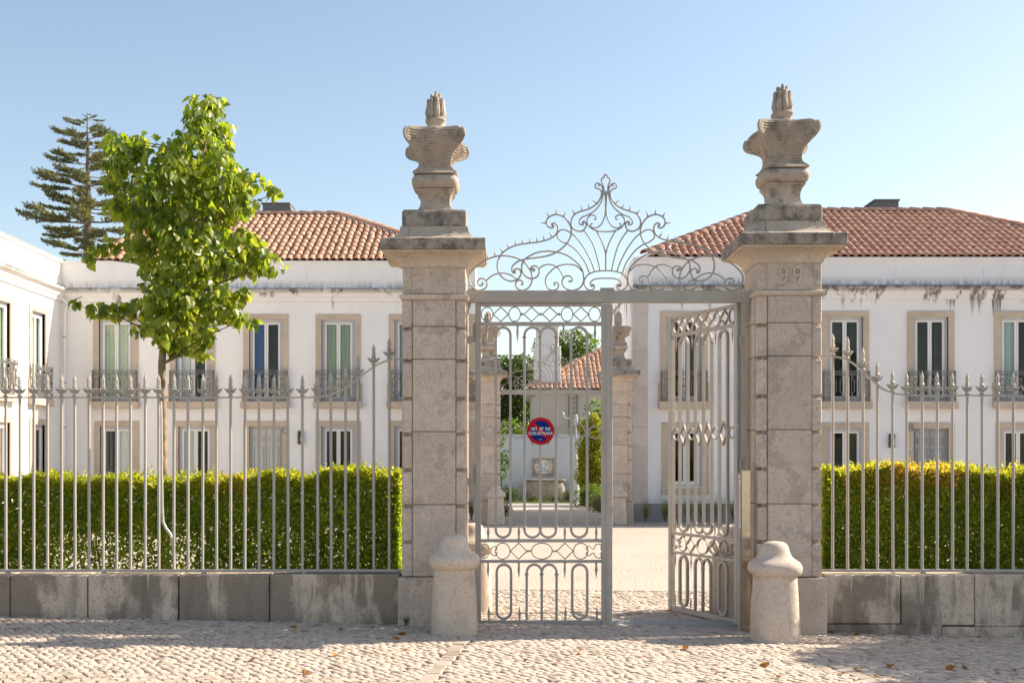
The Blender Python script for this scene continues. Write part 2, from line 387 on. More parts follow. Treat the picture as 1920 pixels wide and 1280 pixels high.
def fast_mesh(name, V, Fq, mats, mi=None, smooth=False):
    """mesh from numpy arrays; Fq is (n, k) with k = 3, 4, 5"""
    me = bpy.data.meshes.new(name); k = Fq.shape[1]; nf = len(Fq)
    me.vertices.add(len(V)); me.vertices.foreach_set('co', np.ascontiguousarray(V, dtype=np.float32).ravel())
    me.loops.add(nf * k); me.loops.foreach_set('vertex_index', np.ascontiguousarray(Fq, dtype=np.int32).ravel())
    me.polygons.add(nf); me.polygons.foreach_set('loop_start', np.arange(nf, dtype=np.int32) * k)
    if mi is not None: me.polygons.foreach_set('material_index', np.ascontiguousarray(mi, dtype=np.int32))
    for q in mats: me.materials.append(M[q])
    me.update(calc_edges=True); me.validate(); return me
LEAF_V = np.array([(0, 0, 0), (-.30, .45, .10), (0, 1, 0), (.30, .45, .10)]); LEAF_F = np.array([(0, 2, 1), (0, 3, 2)])
HEART_V = np.array([(0, .06, 0), (-.26, -.05, .04), (-.47, .22, .09), (-.36, .62, .06), (0, 1.06, -.10), (.26, -.05, .04), (.47, .22, .09), (.36, .62, .06)])
HEART_F = np.array([(0, 4, 3, 2, 1), (0, 5, 6, 7, 4)])
def frames(tip, nor):
    tip = tip / np.linalg.norm(tip, axis=1, keepdims=True); x = np.cross(tip, nor); x /= np.linalg.norm(x, axis=1, keepdims=True) + 1e-9
    return np.stack([x, tip, np.cross(x, tip)], axis=2)
def leaves(C, tip, nor, size, tv, tf):
    Rm = frames(tip, nor); n = len(C); k = len(tv)
    V = np.einsum('nij,kj->nki', Rm, tv) * size[:, None, None] + C[:, None, :]
    Fq = (tf[None] + (np.arange(n) * k)[:, None, None]).reshape(-1, tf.shape[1])
    return V.reshape(-1, 3), Fq
def rnd(n): v = rng.normal(size=(n, 3)); return v / np.linalg.norm(v, axis=1, keepdims=True)

# ------------------------------------------------------------------ ground
def sheet(name, xs, ys, dz, mat, kind='structure'):
    v = [(x, y, gz(x, y) + dz) for y in ys for x in xs]; nx = len(xs)
    f = [(j * nx + i, j * nx + i + 1, (j + 1) * nx + i + 1, (j + 1) * nx + i) for j in range(len(ys) - 1) for i in range(nx - 1)]
    o = MB().add(v, f).build(name, mat); return tag(o, kind=kind)
lin = lambda a, b, n: list(np.linspace(a, b, n))
sheet('ground', [-600, -200, -60] + lin(-20, 20, 21) + [60, 200, 600], [-400, -100, -30] + lin(-10, 34, 23) + [45, 60, 150, 400, 900], -.06, 'earth')
pavement = sheet('pavement', lin(-14, 14, 29), lin(-4, 16.0, 21), -.03, 'joint_soil')
sheet('courtyard', lin(-16, 22, 39), [16.0, 16.5, 17, 18, 19, 20, 24, 28, 33.5], -.004, 'gravel')
sheet('garden_path', lin(-1.2, 4.2, 6), [33.5, 38, 42, 46.4], .0, 'path_paving')
sheet('facade_strip', lin(-12.5, 22, 10), [31.2, 32.2, 33.0], .004, 'path_paving')

# cobbles: a slanted grid of small, uneven limestone setts
def cob_shape(w_, d_, h):
    t = .0035
    j = lambda: rng.uniform(-.0045, .0045)
    base = [(-w_ + j(), -d_ + j(), -.03), (w_ + j(), -d_ + j(), -.03), (w_ + j(), d_ + j(), -.03), (-w_ + j(), d_ + j(), -.03)]
    mid = [(x, y, h - t) for x, y, _ in base]; top = [(x * .92, y * .92, h + rng.uniform(-.0025, .0025)) for x, y, _ in base]
    return base + mid + top
COB_F = [(0, 1, 5, 4), (1, 2, 6, 5), (2, 3, 7, 6), (3, 0, 4, 7), (4, 5, 9, 8), (5, 6, 10, 9), (6, 7, 11, 10), (7, 4, 8, 11), (8, 9, 10, 11)]
variants = []
for i in range(24):
    w_, d_ = rng.uniform(.0315, .0365), rng.uniform(.031, .036)
    variants.append(cob_shape(w_, d_, rng.uniform(-.004, .007)))
var_mesh = [MB().add(v, COB_F).mesh('cobble', 'cobble') for v in variants]
ang = R(33); pitch = .0765
spots = []
def in_strip(x, y):                      # border bands of larger stones, running out from the two bollards
    a = -.30 - (11.95 - y) * .105; b = 2.80 + (11.7 - y) * .13
    return (y < 11.95 and abs(x - a) < .075) or (y < 11.7 and abs(x - b) < .075)
for i in range(-200, 201):
    for j in range(-200, 201):
        u, v_ = i * pitch + .012 * math.sin(j * 2.7) + rng.normal(0, .006), j * pitch + .010 * math.sin(i * 1.9) + rng.normal(0, .005)
        x = math.cos(ang) * u - math.sin(ang) * v_ + 1.0; y = math.sin(ang) * u + math.cos(ang) * v_ + 11.5
        if not (-7.6 < x < 8.2 and 7.2 < y < 15.95): continue
        if 12.56 < y < 12.86 and (x < -.9 or x > 3.2): continue
        if y > 13.2 and not (-2.5 < x < 5): continue
        if abs(y - 12.98) < .085 and -.36 < x < 2.70: continue
        if in_strip(x, y): continue
        spots.append((x, y, ang + rng.normal(0, .06), int(rng.integers(24))))
def pix(x, y): return CX + x * F / y, HY + (EYE - gz(x, y)) * F / y
near = [s for s in spots if -5 < pix(s[0], s[1])[0] < 1925 and pix(s[0], s[1])[1] < 1284]
near.sort(key=lambda s: s[1]); first = set(near[:296])
V = []; Fq = []
for s in spots:
    x, y, a, k = s
    if s in first:
        link('cobble', var_mesh[k], pavement, (x, y, gz(x, y)), (rng.normal(0, .025), rng.normal(0, .025), a))
    else:
        ca, sa = math.cos(a), math.sin(a); o = len(V); t1, t2 = rng.normal(0, .03, 2); z = gz(x, y)
        V += [(x + ca * p[0] - sa * p[1], y + sa * p[0] + ca * p[1], z + p[2] + t1 * p[0] + t2 * p[1]) for p in variants[k]]
        Fq += [tuple(q + o for q in f) for f in COB_F]
me = fast_mesh('cobble_field', np.array(V), np.array(Fq), ['cobble'])
tag(link('cobble_field', me, pavement), kind='stuff')
for fa, y0, y1 in ((lambda y: -.30 - (11.95 - y) * .105, 7.4, 11.93), (lambda y: 2.80 + (11.7 - y) * .13, 7.4, 11.68)):
    y = y1
    while y > y0:
        ln = rng.uniform(.15, .24); yc = y - ln / 2; x = fa(yc)
        link('border_stone', MB().box(-.066, .066, -ln / 2 + .006, ln / 2 - .006, -.03, .006, .008).mesh('border_stone', 'border_stone'), pavement, (x + rng.normal(0, .005), yc, gz(x, yc) + rng.uniform(-.006, .003)), (rng.normal(0, .03), rng.normal(0, .03), (-.105 if fa(8) < 1 else .13) + rng.normal(0, .06)))
        y -= ln
for i in range(60):                       # the row of setts that ends the cobbled apron
    x = -2.4 + i * .125; link('edge_stone', MB().box(-.056, .056, -.05, .05, -.03, .008, .008).mesh('edge_stone', 'border_stone') if i == 0 else bpy.data.meshes['edge_stone'], pavement, (x, 16.02, gz(x, 16)), (0, 0, rng.normal(0, .04)))

# drain grate across the threshold
gr = thing('drain_grate', (1.17, 12.98, 0), 'narrow slotted metal drain grate across the gate threshold', 'drain grate')
b = MB(); z = -.004
b.box(-1.52, 1.53, -.085, -.072, -.05, .006); b.box(-1.52, 1.53, .072, .085, -.05, .006); b.build('frame', 'zinc', gr)
b = MB()
for i in range(116):
    x = -1.50 + i * .026; b.add([(x, -.072, -.004), (x + .013, -.072, -.004), (x + .024, .072, -.004), (x + .011, .072, -.004), (x, -.072, .005), (x + .013, -.072, .005), (x + .024, .072, .005), (x + .011, .072, .005)], [(0, 3, 2, 1), (4, 5, 6, 7), (0, 1, 5, 4), (1, 2, 6, 5), (2, 3, 7, 6), (3, 0, 4, 7)])
tag(b.build('grille', 'zinc', gr), kind='stuff')
MB().box(-1.51, 1.52, -.071, .071, -.055, -.03).build('channel', 'dark_metal', gr)

# ------------------------------------------------------------------ gate pillars
def zl(py): return PZ(py, 12.5)
def square_rings(levels):
    return [[(-h, -h, z), (h, -h, z), (h, h, z), (-h, h, z)] for h, z in levels]
PCX, PCY = -.672, 12.83
def v6(v): return zl(540 + v / 1.88)
def build_pillar():
    p = thing('gate_pillar', (PCX, PCY, 0), 'left front limestone gate pillar beside the closed gate leaf', 'pillar', 'limestone gate pillars')
    H = .33
    MB().box(-.275, .275, -.275, .275, v6(1016), v6(30)).build('core', 'limestone', p)
    # quoin blocks at the four corners, with recessed joints
    for z1, z0 in ((42, 137), (149, 251), (263, 384), (396, 509), (521, 635), (647, 762), (774, 889), (901, 1015)):
        for sx in (-1, 1):
            for sy in (-1, 1):
                x0, x1 = sorted((sx * .2265, sx * (H + rng.uniform(-.002, .003)))); y0, y1 = sorted((sy * .2265, sy * (H + rng.uniform(-.002, .002))))
                MB().box(x0, x1, y0, y1, v6(z0), v6(z1), .009).build('quoin_block', 'limestone', p)
    for z1, z0 in ((42, 134), (136, 249.4), (251.4, 504.4), (506.4, 761.4), (763.4, 1015)):
        d = .343
        MB().box(-.2225, .2225, -d, -.25, v6(z0), v6(z1), .008).build('panel_stone', 'limestone', p)
        MB().box(-.2225, .2225, .25, d, v6(z0), v6(z1), .005).build('panel_stone', 'limestone', p)
        MB().box(-d, -.25, -.2225, .2225, v6(z0), v6(z1), .005).build('panel_stone', 'limestone', p)
        MB().box(.25, d, -.2225, .2225, v6(z0), v6(z1), .005).build('panel_stone', 'limestone', p)
    b = MB().box(-.375, .375, -.375, .375, -.3, zl(1082), .012); b.build('plinth', 'limestone', p)
    MB().box(-.255, .255, -.389, .389, -.3, zl(1081.5), .006).build('plinth_face', 'limestone', p)
    # frieze, neck moulding
    MB().rings(square_rings([(.33, zl(562.5)), (.352, zl(561)), (.362, zl(557)), (.362, zl(553.5)), (.345, zl(552.4)), (.335, zl(551.5))])).build('neck_moulding', 'worn_limestone', p)
    MB().box(-.328, .328, -.328, .328, zl(551.4), zl(502), .006).build('frieze', 'limestone', p)
    MB().box(-.235, .235, -.341, .341, zl(551.2), zl(502.2), .005).build('frieze_panel', 'limestone', p)
    # cavetto and cornice slab
    z0, z1 = zl(502), zl(474)
    lv = [(.335, z0)] + [(.345 + .175 * (1 - math.cos(t * math.pi / 2)), z0 + .012 + (z1 - z0 - .03) * math.sin(t * math.pi / 2)) for t in np.linspace(0, 1, 9)] + [(.522, z1)]
    MB().rings(square_rings(lv)).build('cavetto', 'worn_limestone', p)
    b = MB().box(-.54, .54, -.54, .54, z1 + .001, zl(452), .008); b.box(-.40, .40, -.552, .552, z1 + .002, zl(452.4), .006)
    b.build('cornice_slab', 'lichen_stone', p)
    z0, z1 = zl(451.8), zl(425)
    lv = [(.515, z0)] + [(.35 + .125 * (1 - math.sin(t * math.pi / 2)), z0 + .012 + (z1 - z0 - .012) * (1 - math.cos(t * math.pi / 2))) for t in np.linspace(0, 1, 9)]
    MB().rings(square_rings(lv)).build('skirt', 'urn_stone', p, smooth=True)
    MB().rings([[(-.25, -h - .014, z), (.25, -h - .014, z), (.25, h + .014, z), (-.25, h + .014, z)] for h, z in lv]).build('skirt_face', 'urn_stone', p, smooth=True)
    b = MB().box(-.335, .335, -.335, .335, z1 + .001, zl(395), .008); b.box(-.32, .32, -.32, .32, zl(395), zl(392.6), .004)
    b.build('pedestal_block', 'lichen_stone', p)
    return p
pil = build_pillar()
URN_Z = zl(392.5)
def build_urn(loc):
    u = thing('stone_urn', loc, 'carved urn with stone flame atop the left front gate pillar', 'urn', 'carved stone urns')
    k = 12.6 / 2250 / 3.2                       # metres per traced unit
    Y = lambda v: (775 - v) * k
    lv = [(112, 775), (108, 768), (98, 752), (90, 735), (87, 715), (88, 697), (93, 678), (101, 663), (106, 659), (107, 652), (113, 650), (113, 640), (104, 636)]
    MB().rings(square_rings([(a * k, Y(v)) for a, v in lv])).build('foot', 'urn_stone', u, smooth=True)
    b = MB(); pts = [(108, 637), (124, 633), (134, 622), (141, 605), (142, 592), (139, 578), (130, 566), (112, 558), (108, 556)]
    b.lathe([(a * k, Y(v), 7) for a, v in pts], seg=48); b.build('collar', 'urn_stone', u, smooth=True)
    prof = [(124, 556), (131, 551), (128, 546), (117, 536), (106, 524), (99, 512), (96, 500), (95, 486), (96, 473), (98, 461), (104, 447), (112, 432), (123, 418), (138, 402), (152, 388), (166, 373), (177, 356), (182, 340), (182, 325), (177, 310), (168, 298), (154, 289), (136, 283.5), (112, 281.5), (90, 281.5), (66, 281)]
    pf = crom([(a, v) for a, v in prof], 8); rings = []
    seg = 18
    for i, (hw, v) in enumerate(pf):
        hwm = hw * k; z = Y(v); lob = min(max((hw - 100) / 80, 0), 1) if v < 540 else 0
        d = hwm * (1 - .36 * lob); ring = []
        rid = .0075 if 300 < v < 525 else 0
        for fce in range(4):
            for q in range(seg):
                t = -1 + 2 * q / seg
                yy = d + (hwm - d) * abs(t) ** 2.2 + .030 * lob * max(0, 1 - abs(t) * 2.6) + .012 * max(0, 1 - abs(t) * 2.2) * (v < 540)
                e = rid * math.sin(v / 2.5 + 2.0 * math.cos(t * math.pi)) * (abs(t) < .84) + (.011 * lob + .004) * (.86 < abs(t) < .99)
                x = hwm * t
                if abs(t) > .97: x *= .965; yy *= .965
                x, yy = x, -(yy + e)
                for _ in range(fce): x, yy = -yy, x
                f_ = max(0, yy / hwm) * lob             # the two rear lobes hang a little lower and wider
                ring.append((x * (1 + .075 * f_), yy, z - .06 * f_))
        rings.append(ring)
    MB().rings(rings).build('body', 'urn_stone', u, smooth=True)
    for sx in (-1, 1):                          # rolled rim along the four corners
        for sy in (-1, 1):
            lb = lambda hw, v: min(max((hw - 100) / 80, 0), 1) * (sy > 0) * (v < 540)
            pts = [(hw * k * .975 * sx * (1 + .075 * lb(hw, v)), hw * k * .975 * sy, Y(v) - .06 * lb(hw, v)) for hw, v in pf[::3] if 303 < v < 552]
            MB().tube(pts, [.009 + .008 * min(max((math.hypot(p[0], p[1]) / k / 1.41 - 95) / 80, 0), 1) for p in pts], 8).build('rim', 'urn_stone', u, smooth=True)
    lv = [(70, 282), (60, 276), (54, 262), (53, 250), (56, 240), (62, 232), (64, 226), (62, 220), (50, 214), (46, 206)]
    b = MB(); b.lathe([(a * k * .98, Y(v), 5) for a, v in lv], seg=24); b.build('neck', 'urn_stone', u, smooth=True)
    b = MB()                                    # flame of upright tongues
    for ring_r, n_, h0, off in ((38, 8, 124, .2), (22, 6, 158, .55), (3, 1, 176, 0)):
        for i in range(n_):
            a = 2 * math.pi * i / n_ + off; h = h0 * rng.uniform(.86, 1.06); cx, cy = math.cos(a), math.sin(a); tw = rng.uniform(-7, 7)
            path = [(cx * ring_r * k * f, cy * ring_r * k * f, Y(212) + h * k * t) for t, f in ((-.08, .8), (.08, 1.1), (.28, 1.24), (.5, 1.16), (.7, 1.08), (.84, 1.12), (.93, 1.22), (1.0, 1.34))]
            path = [(x - cy * tw * k * t_, y + cx * tw * k * t_, z) for (x, y, z), t_ in zip(path, (0, 0, .3, .8, 1, .7, .2, -.3))]
            b.tube(path, [s_ * k for s_ in (9, 17, 20, 17.5, 15, 14, 11, 5)], 8)
    b.build('flame', 'urn_stone', u, smooth=True)
    return u
urn = build_urn((PCX, PCY, URN_Z)); urn.scale = (1, 1, 1.045)
def put_pillar(x, y, s, z, lab1, lab2):
    p = copy_tree(pil); p.location = (x, y, z); p.scale = (s,) * 3; p['label'] = lab1
    u = copy_tree(urn); u.location = (x, y, z + URN_Z * s); u.scale = (s, s, s * 1.045); u['label'] = lab2
    return p, u
RX, RY = 3.03, 12.83
pil2, urn2 = put_pillar(RX, RY, 1.016, -.012, 'right front limestone gate pillar carved with the number 99', 'carved urn with stone flame atop the pillar numbered 99')
# the far gate, between the two houses
put_pillar(-.29, 32.55, 1.0, .06, 'far limestone pillar seen through bars of the closed gate leaf', 'distant stone urn seen behind top left corner of closed leaf')
put_pillar(3.24, 32.55, 1.0, .06, 'far limestone pillar next to the right white house corner', 'distant stone urn beside the corner of the right white house')
# carved 99
for cx in (-.072, .072):
    p9 = [(.036 * math.cos(a), .036 * math.sin(a) * 1.15 + .033) for a in np.linspace(0, 2 * math.pi, 22)]
    tail = crom([(.036, .033), (.035, -.012), (.022, -.06), (-.005, -.082), (-.03, -.074), (-.037, -.058)], 5)
    b = MB().sweep([(x + cx, z + zl(524)) for x, z in p9[:-1]], .0105, .016, closed=True, y0=-.346)
    b.sweep([(x + cx, z + zl(524)) for x, z in tail[1:]], .0098, .0145, y0=-.346)
    b.build('numeral', 'worn_limestone', pil2)

# ------------------------------------------------------------------ guard bollards
def build_bollard(loc, label):
    o = thing('guard_bollard', loc, label, 'bollard', 'stone guard bollards')
    S_ = 1 / 189.; Y = lambda py: (1187 - py) * S_
    b = MB(); b.lathe([(.238, -.12, 3.4), (.236, 0, 3.4), (.225, Y(1130), 3.4), (.212, Y(1085), 3.4), (.204, Y(1063), 3.4), (.2, Y(1060), 3.4)], seg=28)
    b.build('shaft', 'worn_limestone', o, smooth=True)
    prof = [(.2, 1061.5, 3.4), (.222, 1060, 3.4), (.246, 1055, 3.2), (.257, 1048, 3.2), (.254, 1041, 3), (.238, 1035.5, 2.8), (.205, 1031, 2.5), (.172, 1026, 2.3), (.152, 1020, 2.2), (.142, 1013, 2.1), (.132, 1006, 2), (.112, 1000.5, 2), (.078, 997.5, 2), (.03, 996.3, 2)]
    b = MB(); b.lathe([(r, Y(y), e) for r, y, e in prof], seg=32); b.build('cap', 'worn_limestone', o, smooth=True)
    return o
bol = build_bollard((-.445, 12.05, -.012), 'stone guard bollard in front of the left front gate pillar')
for x, y, z, lab in ((2.757, 11.98, -.075, 'stone guard bollard in front of the pillar numbered 99'),
                     (-.31, 13.95, 0, 'stone guard bollard behind the left front pillar, mostly hidden'),
                     (2.69, 13.95, -.02, 'stone guard bollard seen through the bars of the open gate leaf'),
                     (-.07, 31.8, .03, 'small distant guard bollard at foot of the far left pillar'),
                     (3.15, 31.8, .03, 'small distant guard bollard right of the closed leaf meeting post')):
    c = copy_tree(bol); c.location = (x, y, z); c['label'] = lab; c.rotation_euler = (0, 0, rng.normal(0, .06))

# ------------------------------------------------------------------ low walls and iron fences
def low_wall(x_edges, label, foot=None):
    x_mid = (x_edges[0] + x_edges[-1]) / 2
    o = thing('low_wall', (x_mid, 12.74, 0), label, 'wall', 'low stone walls')
    for i in range(len(x_edges) - 1):
        a, b_ = x_edges[i] - x_mid + rng.uniform(.003, .009), x_edges[i + 1] - x_mid - rng.uniform(.003, .008)
        z0 = -.3 if foot is None else .10 + gz((x_edges[i] + x_edges[i + 1]) / 2, 12.5)
        MB().box(a, b_, -.175 + rng.uniform(-.004, .004), .165, z0, zl(1078) + rng.uniform(-.004, .003), .012).build('stone', 'wall_stone', o)
    if foot:
        for i in range(len(foot) - 1):
            a, b_ = foot[i] - x_mid + .003, foot[i + 1] - x_mid - .003; z1 = .096 + gz((foot[i] + foot[i + 1]) / 2, 12.5)
            MB().box(a, b_, -.19, .165, -.3, z1 + rng.uniform(0, .003), .006).build('footing_stone', 'wall_stone', o)
    return o
pl = lambda px: PX(px, 12.56)
low_wall([-8.2, -7.1, -6.1, pl(18), pl(163), pl(334), pl(505), pl(749)], 'grey weathered stone wall under the left iron fence')
low_wall([pl(1547), pl(1690), pl(1828), pl(1960), 6.7, 7.7, 8.8], 'grey weathered stone wall under the right iron fence', [pl(1547), pl(1766), pl(1990), 7.3, 8.8])

ZF = 12.72
def spear_mesh():
    b = MB()
    b.lathe([(.014, -.004), (.027, 0), (.029, .008), (.019, .017), (.013, .026), (.018, .036), (.034, .056), (.038, .068), (.026, .080), (.016, .088), (.013, .1)], seg=10)
    lv = [(.012, .085), (.024, .094), (.027, .104), (.019, .112), (.021, .125), (.0185, .16), (.023, .172), (.017, .19), (.0085, .215), (.001, .238)]
    b.rings([[(r * .9, -r * .4, z), (0, -r, z), (-r * .9, -r * .4, z), (-r * .9, r * .4, z), (0, r, z), (r * .9, r * .4, z)] for r, z in lv])
    for i in range(4):                          # curled leaves
        a = math.pi / 2 * i; ca, sa = math.cos(a), math.sin(a)
        pts = [(.014, .034), (.032, .046), (.043, .064), (.053, .077), (.062, .079), (.065, .070)]
        b.tube([(r * ca, r * sa, z) for r, z in pts], [.009, .013, .013, .011, .007, .004], 6)
    return b.mesh('spearhead', 'fence_paint', True)
SPEAR = spear_mesh()
BAR = {}
def fence(bars, rail_pts, x0, x1, feet, label):
    xm = (x0 + x1) / 2
    o = thing('iron_fence', (xm, ZF, 0), label, 'fence', 'iron fences')
    rp = [(x - xm, z) for x, z in rail_pts]
    MB().sweep(rp, .008, .018).build('top_rail', 'fence_paint', o)
    zb = PZ(1068.5, ZF); MB().box(x0 - xm, x1 - xm, -.022, .022, zb - .016, zb + .012, .003).build('bottom_rail', 'fence_paint', o)
    for fx in feet:
        MB().lathe([(.03, zl(1078) - .02), (.03, zb - .035), (.022, zb - .016)], (fx - xm, 0), 10).build('foot', 'fence_paint', o, True)
    xs = [q[0] for q in rail_pts]; zs = [q[1] for q in rail_pts]
    order = np.argsort(xs); xs = np.array(xs)[order]; zs = np.array(zs)[order]
    for x in bars:
        zt = float(np.interp(x, xs, zs)); key = round(zt, 3)
        if key not in BAR:
            BAR[key] = MB().lathe([(.0155, zb + .01), (.0155, zt + .012)], seg=10).mesh('bar', 'fence_paint', True)
        br = link('bar', BAR[key], o, (x - xm, 0, 0), (0, rng.normal(0, .0012), 0))
        link('spearhead', SPEAR, br, (0, 0, zt + .012), (0, 0, rng.normal(0, .12)), (1, 1, rng.uniform(.97, 1.03)))
    return o
pf_ = lambda px: PX(px, ZF); pz_ = lambda py: PZ(py, ZF)
barsL = [11.2, 37.5, 63, 89, 115, 141, 167, 193.5, 218.6, 245, 272, 298, 325.5, 352.5, 379.5, 406, 432.5, 459, 486, 513, 540.6, 567, 596, 621.5, 648, 671.5, 701, 730]
barsL = [pf_(q) for q in barsL]; barsL = [barsL[0] - .149 * i for i in range(14, 0, -1)] + barsL
flat = pz_(745)
curve = crom([(580, 745), (600, 743.5), (622, 739), (648, 727), (672, 709), (700, 688), (728, 675.5), (758, 672.5)], 6)
fence(barsL, [(-7.9, flat), (-6, flat)] + [(pf_(a), pz_(b_)) for a, b_ in curve], -7.9, pf_(754), [-7.3] + [pf_(q) for q in (15, 195, 382, 570)], 'grey iron spear fence on low wall left of the gate')
barsR = [pf_(q) for q in (1561, 1589, 1618, 1645, 1674, 1699.6, 1729, 1757, 1786, 1813, 1842, 1871, 1899.6)]; barsR += [barsR[-1] + .159 * i for i in range(1, 16)]
curve = crom([(1534, 666.5), (1560, 668), (1585, 673), (1608, 687), (1630, 708), (1652, 727), (1676, 737), (1702, 740.5), (1730, 741)], 6)
fence(barsR, [(pf_(a), pz_(b_)) for a, b_ in curve] + [(6.5, pz_(741.5)), (8.6, pz_(742))], pf_(1537), 8.6, [pf_(q) for q in (1731, 1930)] + [7.4], 'grey iron spear fence on low wall right of the gate')

# ------------------------------------------------------------------ wrought iron crown over the gate
ZG = 12.8
UK = ZG / F / 5.3333
scrolls = {
 'A': [(145, 1168), (157, 1185), (138, 1202), (108, 1190), (104, 1155), (138, 1130), (180, 1142), (200, 1180), (185, 1225), (125, 1250), (60, 1228), (18, 1155), (30, 1080), (100, 1005), (200, 940), (300, 908), (390, 905), (480, 922), (560, 960), (620, 1030), (650, 1110), (640, 1185), (600, 1235), (550, 1250), (505, 1232), (485, 1195), (495, 1160), (525, 1148), (557, 1165), (555, 1190), (535, 1188)],
 'B': [(190, 1155), (240, 1110), (300, 1083), (370, 1077), (440, 1100), (500, 1142)],
 'C': [(858, 608), (846, 596), (855, 580), (880, 580), (906, 612), (902, 662), (868, 710), (800, 745), (700, 769), (600, 780), (500, 797), (420, 828), (350, 880), (310, 950), (303, 1020), (325, 1090), (380, 1140), (440, 1158), (500, 1142), (535, 1095), (533, 1050), (500, 1033), (472, 1045), (473, 1066), (488, 1062)],
 'D': [(852, 596), (866, 612), (845, 628), (810, 612), (793, 570), (810, 525), (860, 497), (910, 495), (970, 520), (1020, 580), (1042, 650), (1030, 720), (990, 790), (900, 865), (800, 905), (700, 922), (600, 935), (520, 955), (460, 1000), (447, 1045), (460, 1073), (484, 1074)],
 'E': [(1275, 1062), (1245, 975), (1180, 845), (1100, 732), (1040, 680), (980, 646), (930, 650), (902, 690), (908, 730), (950, 765), (1010, 790), (1080, 840), (1140, 910), (1190, 990), (1222, 1078)],
 'G': [(720, 1030), (760, 1003), (820, 990), (880, 1005), (920, 1040), (950, 1090), (965, 1125)],
 'F': [(652, 1050), (668, 1056), (674, 1040), (655, 1034), (636, 1046), (646, 1014), (690, 1006), (720, 1045), (712, 1098), (660, 1132), (600, 1120), (560, 1075), (545, 1020), (560, 960), (610, 915), (700, 872), (800, 858), (900, 868), (1000, 900), (1090, 965), (1145, 1030), (1165, 1110), (1158, 1180), (1118, 1230), (1045, 1250), (980, 1225), (950, 1175), (965, 1125), (1005, 1103), (1045, 1120), (1050, 1150), (1025, 1165), (1018, 1148)],
 'H': [(1150, 1062), (1100, 1010), (1040, 992), (970, 992), (890, 1015), (830, 1065), (790, 1120), (785, 1180), (810, 1230), (855, 1250), (900, 1235), (915, 1200), (900, 1172), (872, 1175), (870, 1195), (885, 1195)],
 'I': [(1387, 1053), (1320, 1056), (1240, 1075), (1190, 1115), (1170, 1170), (1185, 1220), (1225, 1248), (1265, 1235), (1275, 1205), (1255, 1190), (1240, 1202), (1250, 1214)],
 'J': [(1387, 1128), (1310, 1131), (1260, 1145), (1232, 1175), (1236, 1200), (1256, 1208), (1266, 1194)],
 'K': [(1330, 1056), (1302, 930), (1262, 800), (1212, 710), (1165, 648)],
 'P_': [(1387, 1053), (1386, 900), (1362, 800), (1322, 710), (1290, 655)],
 'N': [(1380, 290), (1384, 450), (1370, 530), (1340, 590), (1300, 622), (1260, 625), (1237, 608), (1240, 586), (1256, 584)],
 'O': [(1387, 663), (1330, 660), (1270, 645), (1220, 610), (1200, 560), (1215, 515), (1250, 495), (1285, 510), (1288, 535), (1266, 540)],
 'P': [(1360, 290), (1340, 370), (1290, 440), (1220, 490), (1150, 520), (1120, 560), (1130, 590), (1160, 595), (1165, 574)],
 'Q': [(1345, 282), (1330, 335), (1290, 390), (1220, 435), (1140, 460), (1080, 485), (1045, 540), (1042, 600), (1070, 640), (1120, 660), (1165, 648), (1190, 605), (1185, 572), (1162, 562), (1147, 580)],
 'R': [(1368, 265), (1362, 200), (1346, 165), (1347, 135), (1366, 120), (1376, 98), (1387, 92)],
 'S': [(1345, 265), (1322, 240), (1288, 228), (1279, 200), (1296, 180), (1318, 184), (1322, 202), (1306, 206)],
 'T': [(1358, 265), (1352, 225), (1336, 196), (1318, 184)],
}
spikes = [((1075, 482), (1047, 443)), ((1150, 455), (1141, 403)), ((1225, 432), (1204, 383)), ((1298, 385), (1250, 347)), ((790, 577), (732, 577)), ((820, 512), (790, 466)), ((891, 490), (893, 437)), ((965, 512), (988, 460)),
          ((845, 710), (820, 668)), ((770, 742), (760, 695)), ((700, 765), (695, 707)), ((627, 775), (627, 722)), ((555, 785), (550, 730)), ((487, 798), (477, 752)), ((418, 828), (393, 783)), ((358, 872), (323, 828)), ((280, 910), (273, 860)), ((212, 935), (193, 887))]
GX, GTOP = PX(1136, ZG), PZ(545.3, ZG)
def build_crown(loc):
    o = thing('gate_overthrow', loc, 'wrought iron scroll crown and beam over the front gate', 'ironwork', 'wrought iron gate crowns')
    b = MB().box(-1.49, 1.53, -.045, .045, -.128, 0, .004); b.build('beam', 'gate_paint', o)
    for key, pts in scrolls.items():
        path = crom([((u - 1387) * UK, (1255 - v) * UK) for u, v in pts], 5)
        me = MB().sweep(path, .0092 if key in 'ACDFQR' else .0080, .0095 if key in 'ACDFQR' else .0082, hexa=True).mesh('scroll', 'gate_paint', True)
        link('scroll', me, o); link('scroll', me, o, scale=(-1, 1, 1))
    for a, c in spikes:
        p0 = ((a[0] - 1387) * UK, (1255 - a[1]) * UK); p1 = ((c[0] - 1387) * UK, (1255 - c[1]) * UK)
        me = MB().sweep([p0, ((p0[0] + p1[0]) / 2, (p0[1] + p1[1]) / 2), p1], .0115, .0115, hexa=True, taper=lambda t: 1.0 - .95 * t).mesh('spike', 'gate_paint')
        link('spike', me, o); link('spike', me, o, scale=(-1, 1, 1))
    b = MB().box(-.052, .052, -.018, .018, (1255 - 292) * UK, (1255 - 262) * UK, .004); b.build('collar', 'gate_paint', o)
    me = MB().box(-.014, .014, -.014, .014, 0, .012, .003).mesh('clip', 'gate_paint')
    for u in (125, 548, 855, 1045, 1228):
        for s in (-1, 1): link('clip', me, o, ((u - 1387) * UK * s, 0, 0))
    MB().box(-.06, .085, -.035, .035, .001, .03, .003).build('latch_box', 'gate_paint', o)
    return o
crown = build_crown((GX, ZG, GTOP))
